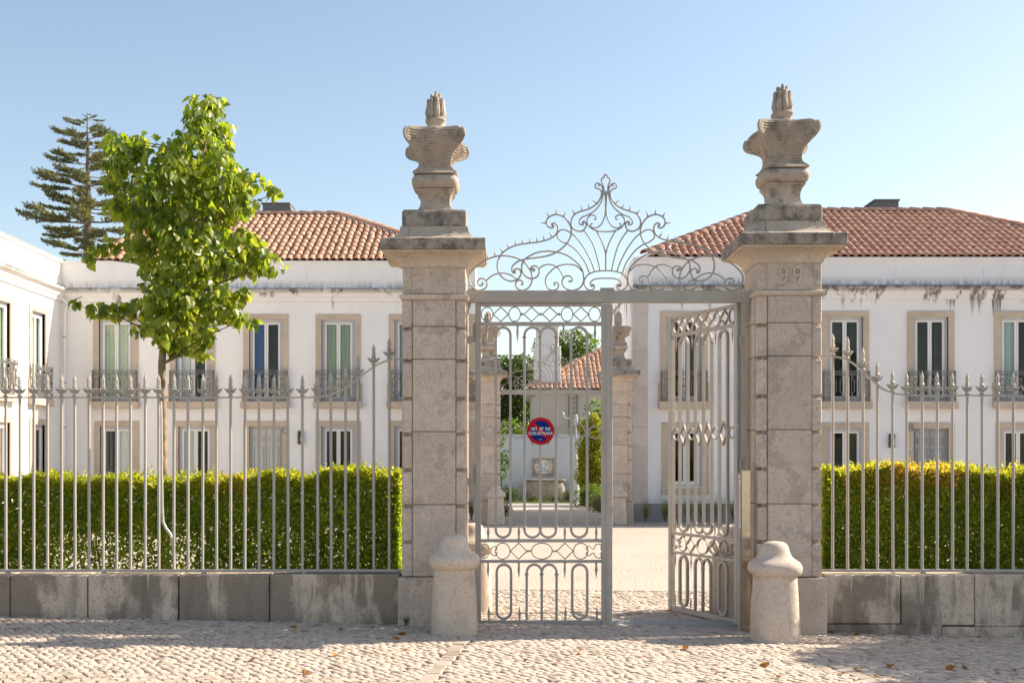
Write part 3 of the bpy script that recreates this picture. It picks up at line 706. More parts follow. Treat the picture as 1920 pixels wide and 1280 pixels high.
b = MB().box(1.445, 1.50, .0, .05, -3.6, -.129, .004); b.build('jamb', 'gate_paint', crown)
for s in (-1, 1):
    MB().prism([(s * 1.49, -.13), (s * 1.44, -.13), (s * 1.44, -.17), (s * 1.46, -.19), (s * 1.46, -.24), (s * 1.49, -.27)], -.03, .03).build('bracket', 'gate_paint', crown)
far = copy_tree(crown); far.location = (1.475, 32.55, 3.60); far['label'] = 'distant pale scroll crown and beam between the far pillars'
far.scale = (1.06, 1, 1)

# ------------------------------------------------------------------ gate leaves
GS = ZG / F
def build_leaf(loc, label, post):
    o = thing('gate_leaf', loc, label, 'gate', 'iron gate leaves')
    X0 = 890.
    A = lambda u: (860 + u / 3.307 - X0) * GS              # traced u -> metres from the hinge
    C3 = lambda v: PZ(540 + v / 3.307, ZG) - loc[2]         # upper trace
    C2 = lambda v: PZ(820 + v / 3.307, ZG) - loc[2]         # lower trace
    HW, HD = .0135, .016
    def part(name, mb, smooth=False): return mb.build(name, 'gate_paint', o, smooth)
    part('stile', MB().box(A(103), A(139), -.028, .028, C2(1165), C3(92), .004))
    if post:
        part('meeting_post', MB().box(A(885), A(952), -.04, .04, C2(1172), C3(99), .005))
        part('cover_strip', MB().box(A(912), A(937), -.048, -.0405, C2(1172), C3(106), .002))
        part('post_cap', MB().box(A(882), A(955), -.047, .047, C3(140), C3(128), .003))
    else:
        part('stile', MB().box(A(885), A(925), -.028, .028, C2(1165), C3(92), .004))
    xr = A(886)
    for zt, zb in ((C3(92), C3(114)), (C3(211), C3(234)), (C2(628), C2(648)), (C2(757), C2(775)), (C2(1131), C2(1165))):
        part('rail', MB().box(A(138), xr, -.022, .022, zb, zt, .003))
    # bars of the tall panel
    zt, zb = C3(236), C2(626)
    def loop(u0, u1, z0, z1, r):
        a, c = A(u0), A(u1); R_ = (c - a) / 2; m_ = (a + c) / 2; pts = []
        for t in np.linspace(math.pi, 0, 9): pts.append((m_ + R_ * math.cos(t), z1 - R_ * r + R_ * r * math.sin(t)))
        for t in np.linspace(0, -math.pi, 9): pts.append((m_ + R_ * math.cos(t), z0 + R_ * r + R_ * r * math.sin(t)))
        return pts
    for u0, u1 in ((230, 321), (697, 797)):
        part('long_loop', MB().sweep(loop(u0, u1, zb + HW, zt - HW, 1.0), HW, HD, closed=True))
    def arcade(z0, z1, ua, ub, uc, foot):
        for u in (ua, ub, uc): part('bar', MB().box(A(u) - HW, A(u) + HW, -HD * .985, HD * .985, z0 + (0 if foot else .098), z1 - .100, .002))
        for p, q, th in ((ua, ub, .97), (ub, uc, .92)):
            a, c = A(p), A(q); R_ = (c - a) / 2; m_ = (a + c) / 2
            part('arch', MB().sweep([(m_ + R_ * math.cos(t), z1 - .099 + (.099 - HW) * math.sin(t)) for t in np.linspace(math.pi, 0, 11)], HW * .95, HD * th))
            if not foot: part('arch', MB().sweep([(m_ + R_ * math.cos(t), z0 + .097 - (.097 - HW) * math.sin(t)) for t in np.linspace(math.pi, 0, 11)], HW * .95, HD * th))
        for u in (ua, ub, uc):
            for z in ((z1 - .115), (z0 + (.079 if foot else .122))):
                part('bead', MB().lathe([(.014, z - .016), (.024, z - .012), (.020, z - .004), (.028, z), (.020, z + .004), (.018, z + .01)], (A(u), 0), 10))
    arcade(zb, zt, 408, 506, 604, False)
    def spike(u, z0, z1):
        d = z1 - z0
        part('spike', MB().rings([[(A(u) + r, 0, z0 + d * t), (A(u), -r * .8, z0 + d * t), (A(u) - r, 0, z0 + d * t), (A(u), r * .8, z0 + d * t)] for t, r in ((0, .012), (.18, .008), (.22, .015), (.30, .009), (.38, .016), (.5, .014), (1, .001))]))
    for u in (175, 365, 650, 845):
        spike(u, C3(235), C3(335)); spike(u + 8, C2(628), C2(535)); spike(u + 8, C2(776), C2(874)); spike(u + 12, C2(1130), C2(1040))
    # frieze of rings and lozenges
    zc, rz = (C3(116) + C3(209)) / 2, (C3(116) - C3(209)) / 2 - .004
    for u in (177, 347, 672, 843):
        a = 36 / 3.307 * GS; part('ring', MB().sweep([(A(u) + a * math.cos(t), zc + rz * math.sin(t)) for t in np.linspace(0, 2 * math.pi, 25)[:-1]], .0055, .014, closed=True))
    for u in (261, 452, 566, 758):
        a = 47 / 3.307 * GS; part('lozenge', MB().sweep([(A(u) + a, zc), (A(u), zc + rz), (A(u) - a, zc), (A(u), zc - rz)], .0055, .014, closed=True))
    for u in (393, 509, 623): part('bead', MB().lathe([(.004, zc - .016), (.015, zc - .008), (.018, zc), (.015, zc + .008), (.004, zc + .016)], (A(u), 0), 10))
    # mid rings and pointed ovals between the bars
    zc = C3(893)
    for u, r in ((182, 36), (366, 37), (650, 38), (845, 38)):
        a = r / 3.307 * GS; part('ring', MB().sweep([(A(u) + a * math.cos(t), zc + a * math.sin(t)) for t in np.linspace(0, 2 * math.pi, 23)[:-1]], .006, .013, closed=True))
    for u, w_ in ((276, 37), (457, 36), (555, 36), (748, 39)):
        a = w_ / 3.307 * GS; h = 80 / 3.307 * GS
        hp = crom([(0, h), (.16 * a, .72 * h), (.62 * a, .38 * h), (a, 0), (.62 * a, -.38 * h), (.16 * a, -.72 * h), (0, -h)], 4)
        part('pointed_oval', MB().sweep([(A(u) + x, zc + z) for x, z in hp], .006, .013))
        part('pointed_oval', MB().sweep([(A(u) - x, zc + z) for x, z in hp], .006, .013))
    # lower frieze
    z1, z0 = C2(650), C2(755); zc = (z0 + z1) / 2; hz = (z1 - z0) / 2 - .005
    for u, a in ((273, 45), (516, 64), (757, 45)):
        a = a / 3.307 * GS; part('ring', MB().sweep([(A(u) + a * math.cos(t), zc + hz * math.sin(t)) for t in np.linspace(0, 2 * math.pi, 25)[:-1]], .0055, .014, closed=True))
    for u in (372, 659):
        a = 51 / 3.307 * GS; part('lozenge', MB().sweep([(A(u) + a, zc), (A(u), zc + hz), (A(u) - a, zc), (A(u), zc - hz)], .0055, .014, closed=True))
    for u in (428, 441, 589, 603): part('bead', MB().lathe([(.004, zc - .013), (.012, zc - .006), (.014, zc), (.012, zc + .006), (.004, zc + .013)], (A(u), 0), 8))
    for s in (-1, 1):
        for um, sx in ((140, 1), (888, -1)):
            pts = [(um + sx * q, v) for q, v in ((6, 0), (6, 34), (22, 38), (40, 30), (46, 12), (58, 6), (76, 22), (92, 20), (98, 6), (90, 0))]
            pts = [(A(a), zc + s * (.012 + v * (hz - .02) / 40)) for a, v in pts]
            part('bracket_scroll', MB().sweep(crom(pts, 4), .005, .012))
    # lower panel
    zt, zb = C2(778), C2(1129)
    for u0, u1 in ((236, 325), (704, 797)): part('long_loop', MB().sweep(loop(u0, u1, zb + HW, zt - HW, 1.0), HW, HD, closed=True))
    arcade(zb, zt, 422, 515, 607, True)
    return o
LZ = PZ(1172, ZG)
leafL = build_leaf((PX(890, ZG), ZG, LZ), 'closed left gate leaf carrying the round red and blue sign', True)
for z in (PZ(905, ZG), PZ(640, ZG), PZ(1120, ZG)):
    zz = z - LZ; b = MB().lathe([(.017, zz - .01), (.017, zz + .14), (.021, zz + .145), (.02, zz + .165), (.012, zz + .172), (.014, zz + .185), (.004, zz + .195)], (-.006, .0), 10)
    b.box(-.08, -.01, -.03, .03, zz - .02, zz + .055, .004); b.build('hinge', 'gate_paint', leafL)
leafR = build_leaf((2.575, ZG + .03, LZ - .03), 'open right gate leaf swung inwards beside the pillar numbered 99', False)
leafR.scale = (-1, 1, 1); leafR.rotation_euler = (0, 0, R(-67))
for z in (PZ(870, ZG), PZ(640, ZG), PZ(1120, ZG)):
    zz = z - LZ; b = MB()
    for q in range(4): b.lathe([(.014, zz + q * .02), (.02, zz + q * .02 + .004), (.02, zz + q * .02 + .013), (.014, zz + q * .02 + .018)], (-.03, .0), 10)
    b.lathe([(.011, zz - .06), (.011, zz + .09), (.004, zz + .10)], (-.03, 0), 8); b.build('hinge', 'gate_paint', leafR)

# sign on the closed leaf
sg = thing('road_sign', (PX(1013.5, ZG), ZG - .028, PZ(808, ZG)), 'round red and blue no parking sign on the closed gate leaf', 'sign')
sg.rotation_euler = (0, 0, 0); rad = .146
def disc(r, y0, y1): return MB().prism([(r * math.cos(a), r * math.sin(a)) for a in np.linspace(0, 2 * math.pi, 49)[:-1]], y0, y1)
disc(rad, -.004, .0).build('plate', 'sign_red', sg)
ri, hb = .112, .0175
a0 = math.asin(hb / ri); ca, sa = math.cos(R(-45)), math.sin(R(-45))
for s in (1, -1):
    pts = [(ri * math.cos(t), s * ri * math.sin(t)) for t in np.linspace(a0, math.pi - a0, 28)]
    MB().prism([(x * ca - z * sa, x * sa + z * ca) for x, z in pts], -.0060, -.0042).build('blue_field', 'sign_blue', sg)
def text(s, name, size, loc, parent, mat, bold=.0, ext=.001, width=None, rot=(R(90), 0, 0), space=1.0):
    c = bpy.data.curves.new(name, 'FONT'); c.body = s; c.size = size; c.align_x = 'CENTER'; c.align_y = 'CENTER'; c.extrude = ext; c.offset = bold; c.space_character = space
    tmp = bpy.data.objects.new('tmp', c); COL.objects.link(tmp); bpy.context.view_layer.update()
    me = bpy.data.meshes.new_from_object(tmp.evaluated_get(bpy.context.evaluated_depsgraph_get())); bpy.data.objects.remove(tmp)
    me.name = name; me.materials.clear(); me.materials.append(M[mat]); o = link(name, me, parent, loc, rot)
    if width:
        xs = [v.co.x for v in me.vertices]; o.scale = (width / (max(xs) - min(xs)), 1, 1)
    return o
text('ART. 50º DO', 'lettering', .046, (0, -.0078, .022), sg, 'sign_white', .0010, .0008, .205, space=1.12)
text('COD.ESTRADA', 'lettering', .046, (0, -.0078, -.025), sg, 'sign_white', .0010, .0008, .256, space=1.14)
b = MB()
for i, h in enumerate((.003, .005, .004, .005, .003, .005)): b.box(-.02 + i * .0062, -.0155 + i * .0062, -.0082, -.0064, -.089 - h / 2, -.089 + h / 2)
b.build('maker_mark', 'sign_white', sg)
for z in (.131, -.131): MB().lathe([(.003, -.002), (.004, 0), (.003, .002)], seg=8).build('rivet', 'dark_metal', sg, loc=(0, -.005, z)).rotation_euler = (R(90), 0, 0)
for x in (-.082, .082): MB().box(x - .004, x + .004, .0, .01, -.150, .150).build('clamp', 'gate_paint', sg)

# steel post by the open leaf
gp = thing('gate_post', (PX(1399, 12.5), 12.5, gz(2.6, 12.5)), 'polished steel post with printed strip beside open gate leaf', 'post')
h = PZ(881, 12.5) - gz(2.6, 12.5)
MB().box(-.045, .048, 0, .10, 0, h, .004).build('cover', 'warm_steel', gp)
MB().box(-.075, -.046, .02, .08, .0, h - .03, .003).build('back_channel', 'gate_paint', gp)
MB().box(-.071, -.052, .015, .019, h - .60, h - .05, .001).build('printed_strip', 'label_white', gp)
b = MB()
for i in range(22): b.box(-.068, -.056, .0125, .0148, h - .56 + i * .019, h - .556 + i * .019)
b.build('printed_lines', 'dark_metal', gp)
MB().lathe([(.007, -.001), (.007, .001)], seg=10).build('lock', 'dark_metal', gp, loc=(-.0615, .0138, h - .09)).rotation_euler = (R(90), 0, 0)

# conduit up the fence by the young tree
cdt = thing('conduit_pipe', (PX(302, 12.9), 12.9, .5), 'thin grey conduit pipe bending up beside the young tree', 'pipe')
q = lambda px, py: (PX(px, 12.9) - PX(302, 12.9), 0, PZ(py, 12.9) - .5)
MB().tube([q(327, 1075), q(326, 1040), q(324, 1015), q(319, 1000), q(311, 990), q(305.5, 978), q(304, 955), q(303, 900), q(302, 780), q(301, 752)], .017, 10).build('pipe', 'zinc', cdt, True)
for py in (957, 858): MB().tube([q(303.6 if py > 900 else 302.6, py + 4), q(303.5 if py > 900 else 302.5, py - 4)], .022, 10).build('coupling', 'zinc', cdt)
# ------------------------------------------------------------------ houses
def strip(b, x0, x1, prof):
    """moulding profile of (outward, z) along x"""
    v = [(x, -o, z) for x in (x0, x1) for o, z in prof]; n = len(prof)
    b.add(v, [(i, (i + 1) % n, n + (i + 1) % n, n + i) for i in range(n)] + [tuple(range(n))[::-1], tuple(range(n, 2 * n))])
def facade_wall(b, W, H, holes, depth, z0=-.3, reveal=.22):
    xs = sorted({0, W, *[h[0] for h in holes], *[h[1] for h in holes]}); zs = sorted({z0, H, *[h[2] for h in holes], *[h[3] for h in holes]})
    for i in range(len(xs) - 1):
        for j in range(len(zs) - 1):
            xm, zm = (xs[i] + xs[i + 1]) / 2, (zs[j] + zs[j + 1]) / 2
            if any(h[0] < xm < h[1] and h[2] < zm < h[3] for h in holes): continue
            b.add([(xs[i], 0, zs[j]), (xs[i + 1], 0, zs[j]), (xs[i + 1], 0, zs[j + 1]), (xs[i], 0, zs[j + 1])], [(0, 1, 2, 3)])
    for x0, x1, a, c in holes:
        r = reveal
        b.add([(x0, 0, a), (x1, 0, a), (x1, 0, c), (x0, 0, c), (x0, r, a), (x1, r, a), (x1, r, c), (x0, r, c)], [(0, 1, 5, 4), (1, 2, 6, 5), (2, 3, 7, 6), (3, 0, 4, 7)])
    b.add([(0, 0, z0), (W, 0, z0), (W, depth, z0), (0, depth, z0), (0, 0, H), (W, 0, H), (W, depth, H), (0, depth, H)], [(1, 2, 6, 5), (2, 3, 7, 6), (3, 0, 4, 7), (4, 5, 6, 7)])
def scroll_path(cx, cz, r, a0, turns, s=1, n=16):
    return [(cx + s * r * (1 - .72 * t) * math.cos(a0 + t * turns * 2 * math.pi), cz + r * (1 - .72 * t) * math.sin(a0 + t * turns * 2 * math.pi)) for t in np.linspace(0, 1, n)]
def balcony_mesh(wd, ht):
    b = MB(); r = .0085
    n = 5; pw = wd / n
    for i in range(n + 1): b.box(-wd / 2 + i * pw - .006, -wd / 2 + i * pw + .006, -.006, .006, 0, ht)
    for i in range(n):
        c = -wd / 2 + (i + .5) * pw; q = pw * .24
        for s in (-1, 1):
            for zc, a0, t in ((ht - .085, math.pi, -1.25), (.085, math.pi, 1.25)):
                b.sweep(scroll_path(c + s * pw * .25, zc, q, a0, t, s), r, r)
            top = [(c + s * pw * .47, ht - .09), (c + s * pw * .44, ht - .20), (c + s * pw * .22, ht - .26), (c + s * pw * .22, ht * .5), (c + s * pw * .22, .26), (c + s * pw * .44, .20), (c + s * pw * .47, .09)]
            if i % 2: b.sweep(top, r, r)
            else:
                lz = [(c, ht * .5 + .20), (c + s * .06, ht * .5 + .12), (c + s * .03, ht * .5 + .08), (c + s * .065, ht * .5), (c + s * .03, ht * .5 - .08), (c + s * .06, ht * .5 - .12), (c, ht * .5 - .20)]
                b.sweep(lz, r, r); b.sweep([(c - s * .055, ht * .5 + .05), (c + s * .055, ht * .5 - .05)], r, r)
                b.sweep(scroll_path(c + s * .035, ht * .5 + .20, .03, 0, .8, s, 8), r, r); b.sweep(scroll_path(c + s * .035, ht * .5 - .20, .03, 0, -.8, s, 8), r, r)
    return b.mesh('scrollwork', 'rail_paint')
BALC = balcony_mesh(1.24, .84)
def side_returns(b, wd, ht):
    for s in (-1, 1):
        for j in range(4):
            b.box(s * wd / 2 - .006, s * wd / 2 + .006, .03 + j * .035, .038 + j * .035, 0, ht)
def window(root, cx, zt, zb, door, cur, upper, S, sur='surround_stone'):
    """zt = top of the stone surround, zb = bottom of the opening"""
    sw, jw = .645, .165; ow = sw - jw; zo = zt - .165
    if door:
        wn = MB().box(cx - ow, cx + ow, .10, .16, zb, zo).build('door', S['door'], root)
    else:
        b = MB(); b.box(cx - ow, cx - ow + .085, .06, .15, zb, zo); b.box(cx + ow - .085, cx + ow, .06, .15, zb, zo); b.box(cx - ow + .085, cx + ow - .085, .06, .15, zo - .08, zo); b.box(cx - ow + .085, cx + ow - .085, .06, .15, zb, zb + .07)
        wn = b.build('window', 'frame_grey', root)
    b = MB(); pr = .035
    for a, c in ((cx - sw, cx - ow), (cx + ow, cx + sw)): MB().box(a, c, -pr, .06, zb - (.0 if upper else .02), zo).build('surround_jamb', sur, wn)
    MB().box(cx - sw, cx + sw, -pr - .002, .06, zo + .001, zt, .006).build('lintel', sur, wn)
    if upper:
        for s in (-1, 1): MB().box(cx + s * (sw + .012) - .04, cx + s * (sw + .012) + .04, -pr - .012, .05, zb, zb + .52, .006).build('surround_foot', sur, wn)
    if door:
        for s in (-1, 1):
            a, c = sorted((cx + s * .012, cx + s * (ow - .07)))
            MB().box(a, c, .075, .099, zb, zo - .07, .004).build('door_leaf', S['door'], wn)
            m_ = (a + c) / 2; hw = (c - a) * .32; zz = zo - .07
            for z1, z0 in ((zz - .22, zz - .33), (zz - .52, zz - 1.2), (zz - 1.35, zb + .12)):
                MB().box(m_ - hw, m_ + hw, .058, .0745, z0, z1, .012).build('door_panel', S['door'], wn)
                b = MB()
                for q in ((m_ - hw - .03, m_ - hw - .015, z0 - .03, z1 + .03), (m_ + hw + .015, m_ + hw + .03, z0 - .03, z1 + .03), (m_ - hw - .03, m_ + hw + .03, z1 + .015, z1 + .03), (m_ - hw - .03, m_ + hw + .03, z0 - .03, z0 - .015)):
                    b.box(q[0], q[1], .062, .0748, q[2], q[3])
                b.build('panel_moulding', S['door'], wn)
        MB().box(cx + .13, cx + .17, .06, .074, zb + 1.0, zb + 1.12).build('lock_plate', 'dark_metal', wn)
        MB().box(cx - sw, cx + sw, -.06, .06, zb - .16, zb - .001, .01).build('threshold', sur, wn)
        text(S['letter'], 'house_letter', .30, (cx + S['lx'], -.046, zo - .13 if S['letter'] == 'C' else zo + .02), wn, 'letter_grey', .002, .01)
        return
    ch = ow - .087; z1, z0 = zo - .082, zb + .072
    for s in (-1, 1):
        a, c = sorted((cx + s * .004, cx + s * ch)); fr = .05
        b = MB(); b.box(a, a + fr, .075, .125, z0, z1); b.box(c - fr, c, .075, .125, z0, z1); b.box(a + fr, c - fr, .075, .125, z1 - fr, z1); b.box(a + fr, c - fr, .075, .125, z0, z0 + fr + .03)
        b.build('casement', 'casement_white', wn)
        MB().add([(a + fr, .10, z0 + fr), (c - fr, .10, z0 + fr), (c - fr, .10, z1 - fr), (a + fr, .10, z1 - fr)], [(0, 1, 2, 3)]).build('pane', 'glass', wn)
        cm = cur[0] if s < 0 else cur[1]
        if cm:
            part_ = cm.endswith('|'); cm = cm.rstrip('|'); b = MB(); nf = 14
            x0, x1 = (a, c) if not part_ else (a, (a * .55 + c * .45)) if s < 0 else (a * .5 + c * .5, c)
            yb = .30 if (part_ or cm in ('dark', 'purple')) else .17
            v = [(x0 + (x1 - x0) * i / nf, yb + (.014 if cm != 'blue' else 0) * math.sin(i * 2.6 + cx), z) for z in (zb, zo) for i in range(nf + 1)]
            b.add(v, [(i, i + 1, i + nf + 2, i + nf + 1) for i in range(nf)]); b.build('curtain', 'curtain_' + cm, wn, smooth=True)
    if upper:
        sl = MB().box(cx - .70, cx + .70, -.20, -.001, S['slab'][1], S['slab'][0], .008).build('balcony', sur, root)
        rt = S['rail']; rb = S['slab'][0] + .03
        MB().box(cx - .635, cx + .635, -.185, -.165, rt - .02, rt).build('top_rail', 'rail_paint', sl)
        MB().box(cx - .635, cx + .635, -.185, -.165, rb - .012, rb + .008).build('bottom_rail', 'rail_paint', sl)
        b = MB()
        for s in (-1, 1):
            b.box(cx + s * .628 - .008, cx + s * .628 + .008, -.164, 0, rt - .02, rt - .001)
            for j in range(3): b.box(cx + s * .628 - .006, cx + s * .628 + .006, -.14 + j * .045, -.13 + j * .045, S['slab'][0] + .001, rt - .02)
        b.build('rail_return', 'rail_paint', sl)
        link('scrollwork', BALC, sl, (cx, -.175, rb), None, (1, 1, (rt - .02 - rb) / .84))
    else:
        MB().box(cx - sw - .01, cx + sw + .01, -.05, .06, zb - .2, zb - .022, .008).build('sill', sur, wn)
def house_shell(root, W, depth, H, holes, wallmat, S):
    b = MB(); facade_wall(b, W, H, holes, depth); b.build('wall', wallmat, root)
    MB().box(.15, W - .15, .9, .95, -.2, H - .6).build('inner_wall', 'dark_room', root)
    z = S['cornice']; b = MB()
    strip(b, -.0 if not S.get('cx0') else S['cx0'], W + S.get('cx1', 0), [(.002, z - .36), (.05, z - .35), (.06, z - .25), (.11, z - .20), (.15, z - .12), (.24, z - .07), (.26, z - .04), (.26, z), (.002, z + .06)])
    b.build('cornice', wallmat, root)
    b = MB(); strip(b, 0, W, [(.002, H - .07), (.03, H - .07), (.05, H - .05), (.05, H + .01), (.002, H + .01)]); b.build('coping', wallmat, root)
def panel_lines(root, W, S, H, xs, wallmat):
    z0, z1 = S['cornice'] + .12, H - .12
    for x in xs:                                     # shaped raised panels of the parapet band, between the dies
        b = MB(); strip(b, x[0], x[1], [(.002, z0 + .12), (.014, z0 + .12), (.014, z1 - .12), (.002, z1 - .12)])
        b.build('parapet_panel', wallmat, root)
def tile_mesh(name, mat, r0=.105, r1=.085, ln=.47, seg=6):
    b = MB(); rs = []
    for t, r in ((0, r0), (1, r1)):
        rs.append([(-r * math.cos(a), t * ln, r * .85 * math.sin(a) + .012 * (1 - t)) for a in np.linspace(0, math.pi, seg + 1)])
    n = seg + 1; v = rs[0] + rs[1]; f = [(i, i + 1, n + i + 1, n + i) for i in range(seg)]
    inner = [(x * .86, y, z * .84) for x, y, z in rs[0]]; v += inner; f += [(i, 2 * n + i, 2 * n + i + 1, i + 1) for i in range(seg)]
    b.add(v, f); me = b.mesh(name, mat)
    for p_ in me.polygons: p_.use_smooth = p_.index < seg
    return me
def roof(root, x0, x1, y0, depth, H, rise, r0, r1, mat, view, far_tiles=True):
    """hip roof over x0..x1: ridge from r0 to r1 at half depth. view(x) says whether the photograph shows that stretch"""
    ym = y0 + depth / 2; zr = H + rise; e = .015; ze = H + .016
    v = [(x0, y0 - e, ze), (x1, y0 - e, ze), (x1, y0 + depth, ze), (x0, y0 + depth, ze), (r0, ym, zr), (r1, ym, zr)]
    b = MB(); b.add(v, [(0, 1, 5, 4), (1, 2, 5), (2, 3, 4, 5), (3, 0, 4), (0, 3, 2, 1)])
    ro = b.build('roof', 'tile_bed', root)
    me = tile_mesh('tile', mat); sl = math.hypot(depth / 2 + e, zr - ze); pitch_a = math.atan2(zr - ze, depth / 2 + e)
    rows = 12; st = sl / rows; items = []
    nx = int((x1 - x0) / .215)
    for i in range(nx):
        x = x0 + .1 + i * .215
        for j in range(rows):
            t = (j + .0) / rows; xl = x0 + (r0 - x0) * (t + .03); xr = x1 + (r1 - x1) * (t + .03)
            if not (xl < x < xr): continue
            items.append((x + rng.normal(0, .006), y0 - e - .05 + (depth / 2 + e) * t, ze - .012 + (zr - ze) * t, j, rng.normal(0, .02), rng.normal(0, .012)))
    items.sort(key=lambda q: (not view(q[0]), q[3]))
    V = np.array([tuple(q.co) for q in me.vertices]); acc = MB(); faces = [tuple(p_.vertices) for p_ in me.polygons]
    for k, (x, y, z, j, a, c) in enumerate(items):
        if k < 300 and view(x):
            link('tile', me, ro, (x, y, z), (pitch_a + c, 0, a))
        else:
            Mx = Matrix.Translation((x, y, z)) @ Matrix.Rotation(a, 4, 'Z') @ Matrix.Rotation(pitch_a + c, 4, 'X')
            acc.add([tuple(Mx @ Vector(q)) for q in V], faces)
    if acc.v:
        m2 = bpy.data.meshes.new('tile_field'); m2.from_pydata(acc.v, [], acc.f); m2.materials.append(M[mat])
        for i, p_ in enumerate(m2.polygons): p_.use_smooth = i % len(faces) < 6
        tag(link('tile_field', m2, ro), kind='stuff')
    cap = tile_mesh('ridge_tile', mat, .15, .125, .50, 8)
    def caps(p, q):
        d = Vector(q) - Vector(p); n = int(d.length / .42)
        for i in range(n):
            c = Vector(p) + d * (i / n)
            o = link('ridge_tile', cap, ro, tuple(c + Vector((0, 0, .03)))); o.rotation_euler = d.to_track_quat('Y', 'Z').to_euler()
    caps((r0, ym, zr + .01), (r1, ym, zr + .01)); caps((x0, y0, ze + .05), (r0, ym, zr)); caps((x1, y0, ze + .05), (r1, ym, zr))
    return ro
def lantern(x, y, z, label):
    o = thing('wall_lantern', (x, y, z), label, 'wall lamp', 'wall lanterns by the doors')
    MB().box(-.075, .075, -.11, 0, -.19, .19, .006).build('housing', 'dark_metal', o)
    MB().box(.005, .06, -.118, -.1105, -.12, .03, .004).build('lamp_glass', 'lamp_glass', o)

# left house
ZL, SL = 34.6, 2250 / 34.6
lx = lambda px: PX(px, ZL); lz = lambda py: PZ(py, ZL)
LX0, LX1 = lx(115), -.66
SLs = dict(slab=(lz(753), lz(765)), rail=lz(694.5), cornice=lz(543), door='door_cream', letter='C', lx=.56)
HL = lz(490)
lh = thing('white_house', (LX0, ZL, 0), 'white two storey house with tiled roof left of the gate', 'house', 'white houses')
ups = [(217, 'green', 'green'), (361, 'white', 'dark|'), (498.5, 'blue', None), (634, 'green', 'green'), (771, 'teal', 'teal'), (850, None, None)]
lows = [(219, 'dark', 'white'), (366, 'white', 'dark|'), (498.5, 'DOOR', 0), (634, 'dark|', 'dark|'), (771, 'dark|', None), (850, None, None)]
holes = []; spec = []
for px, a, c in ups:
    x = lx(px) - LX0; holes.append((x - .48, x + .48, SLs['slab'][0], lz(588.7) - .165)); spec.append((x, lz(588.7), SLs['slab'][0], False, (a, c), True))
for px, a, c in lows:
    x = lx(px) - LX0; dr = a == 'DOOR'; zb = .22 if dr else .96
    holes.append((x - .48, x + .48, zb, lz(788.5) - .165)); spec.append((x, lz(788.5), zb, dr, (a, c), False))
house_shell(lh, LX1 - LX0, 8.6, HL, holes, 'white_render_clean', SLs)
for x, zt, zb, dr, cu, up in spec: window(lh, x, zt, zb, dr, cu, up, SLs)
panel_lines(lh, LX1 - LX0, SLs, HL, [(lx(a) - LX0, lx(b_) - LX0) for a, b_ in ((150, 430), (445, 575), (582, 712), (722, 868))], 'white_render_clean')
roof(lh, lx(172) - LX0, LX1 - LX0 - .05, 0, 8.6, HL, lz(397) - HL + .74, PX(330, 38.9) - LX0, PX(640, 38.9) - LX0, 'terracotta', lambda x: (lx(172) - LX0) <= x <= lx(250) - LX0 or x > lx(395) - LX0)
MB().box(0, LX1 - LX0 - .43, -.03, .02, -.2, .42, .006).build('base_course', 'plinth_stone', lh)
for i in range(13): MB().box(LX1 - LX0 - .42, LX1 - LX0 + .012, -.012, .3, .425 + i * .42, .84 + i * .42 - .006, .004).build('quoin', 'quoin_stone', lh)
b = MB(); x0, x1 = PX(497, 39.6) - LX0, PX(547, 39.6) - LX0
b.prism([(x0, 9.0), (x1 + .25, 9.0), (x1, PZ(387, 39.6)), (x0, PZ(387, 39.6))], 4.6, 5.6); b.box(x0 - .05, x1 + .02, 4.55, 5.65, PZ(387, 39.6), PZ(385, 39.6)); b.build('roof_hatch', 'hatch_grey', lh)
# its side wing, towards the street
WZ0 = 23.0
wg = thing('white_wing', (LX0 - .002, WZ0, 0), 'sunlit white wing at far left edge, square to the left house', 'house', 'white houses')
wg.rotation_euler = (0, 0, R(90)); WW = ZL - WZ0 - .004
SW = dict(slab=SLs['slab'], rail=SLs['rail'], cornice=lz(543), cx1=0)
holes = []; spec = []
for k, yc in enumerate((32.85, 30.45, 28.05, 25.65)):
    x = yc - WZ0
    holes.append((x - .48, x + .48, SLs['slab'][0], lz(588.7) - .165)); spec.append((x, lz(588.7), SLs['slab'][0], False, ('green', 'green') if k else ('green', 'teal'), True))
    holes.append((x - .48, x + .48, .96, lz(788.5) - .165)); spec.append((x, lz(788.5), .96, False, ('green', 'white') if k else ('purple', 'dark'), False))
house_shell(wg, WW, 7.0, HL, holes, 'white_render_wing', SW)
for x, zt, zb, dr, cu, up in spec: window(wg, x, zt, zb, dr, cu, up, SW)
MB().box(0, WW, -.03, .02, -.2, .42, .006).build('base_course', 'plinth_stone', wg)
MB().box(-.02, WW, -.06, .5, HL + .012, HL + .06, .01).build('coping_slab', 'plinth_stone', wg)
b = MB(); strip(b, 0, WW - .3, [(.20, lz(543) + .012), (.23, lz(543) + .012), (.23, lz(543) + .035), (.20, lz(543) + .035)]); b.build('gutter_wire', 'dark_metal', wg)
dp = thing('downpipe', (LX0 + .12, ZL - .10, 0), 'thin white downpipe in the corner between wing and left house', 'pipe')
MB().tube([(-.12, -.2, lz(556)), (.12, -.04, lz(570)), (.02, 0, lz(588)), (0, 0, 4.0), (0, 0, .1)], .035, 8).build('pipe', 'white_render_clean', dp, True)
for z in (5.2, 3.9, 2.6, 1.3): MB().lathe([(.05, z), (.05, z + .05)], seg=8).build('clip', 'zinc', dp)
MB().box(-.10, -.05, -.03, .02, lz(835), lz(824)).build('tag', 'yellow_tag', dp)
lantern(lx(564), ZL, lz(820), 'dark wall lantern right of the cream door marked C')

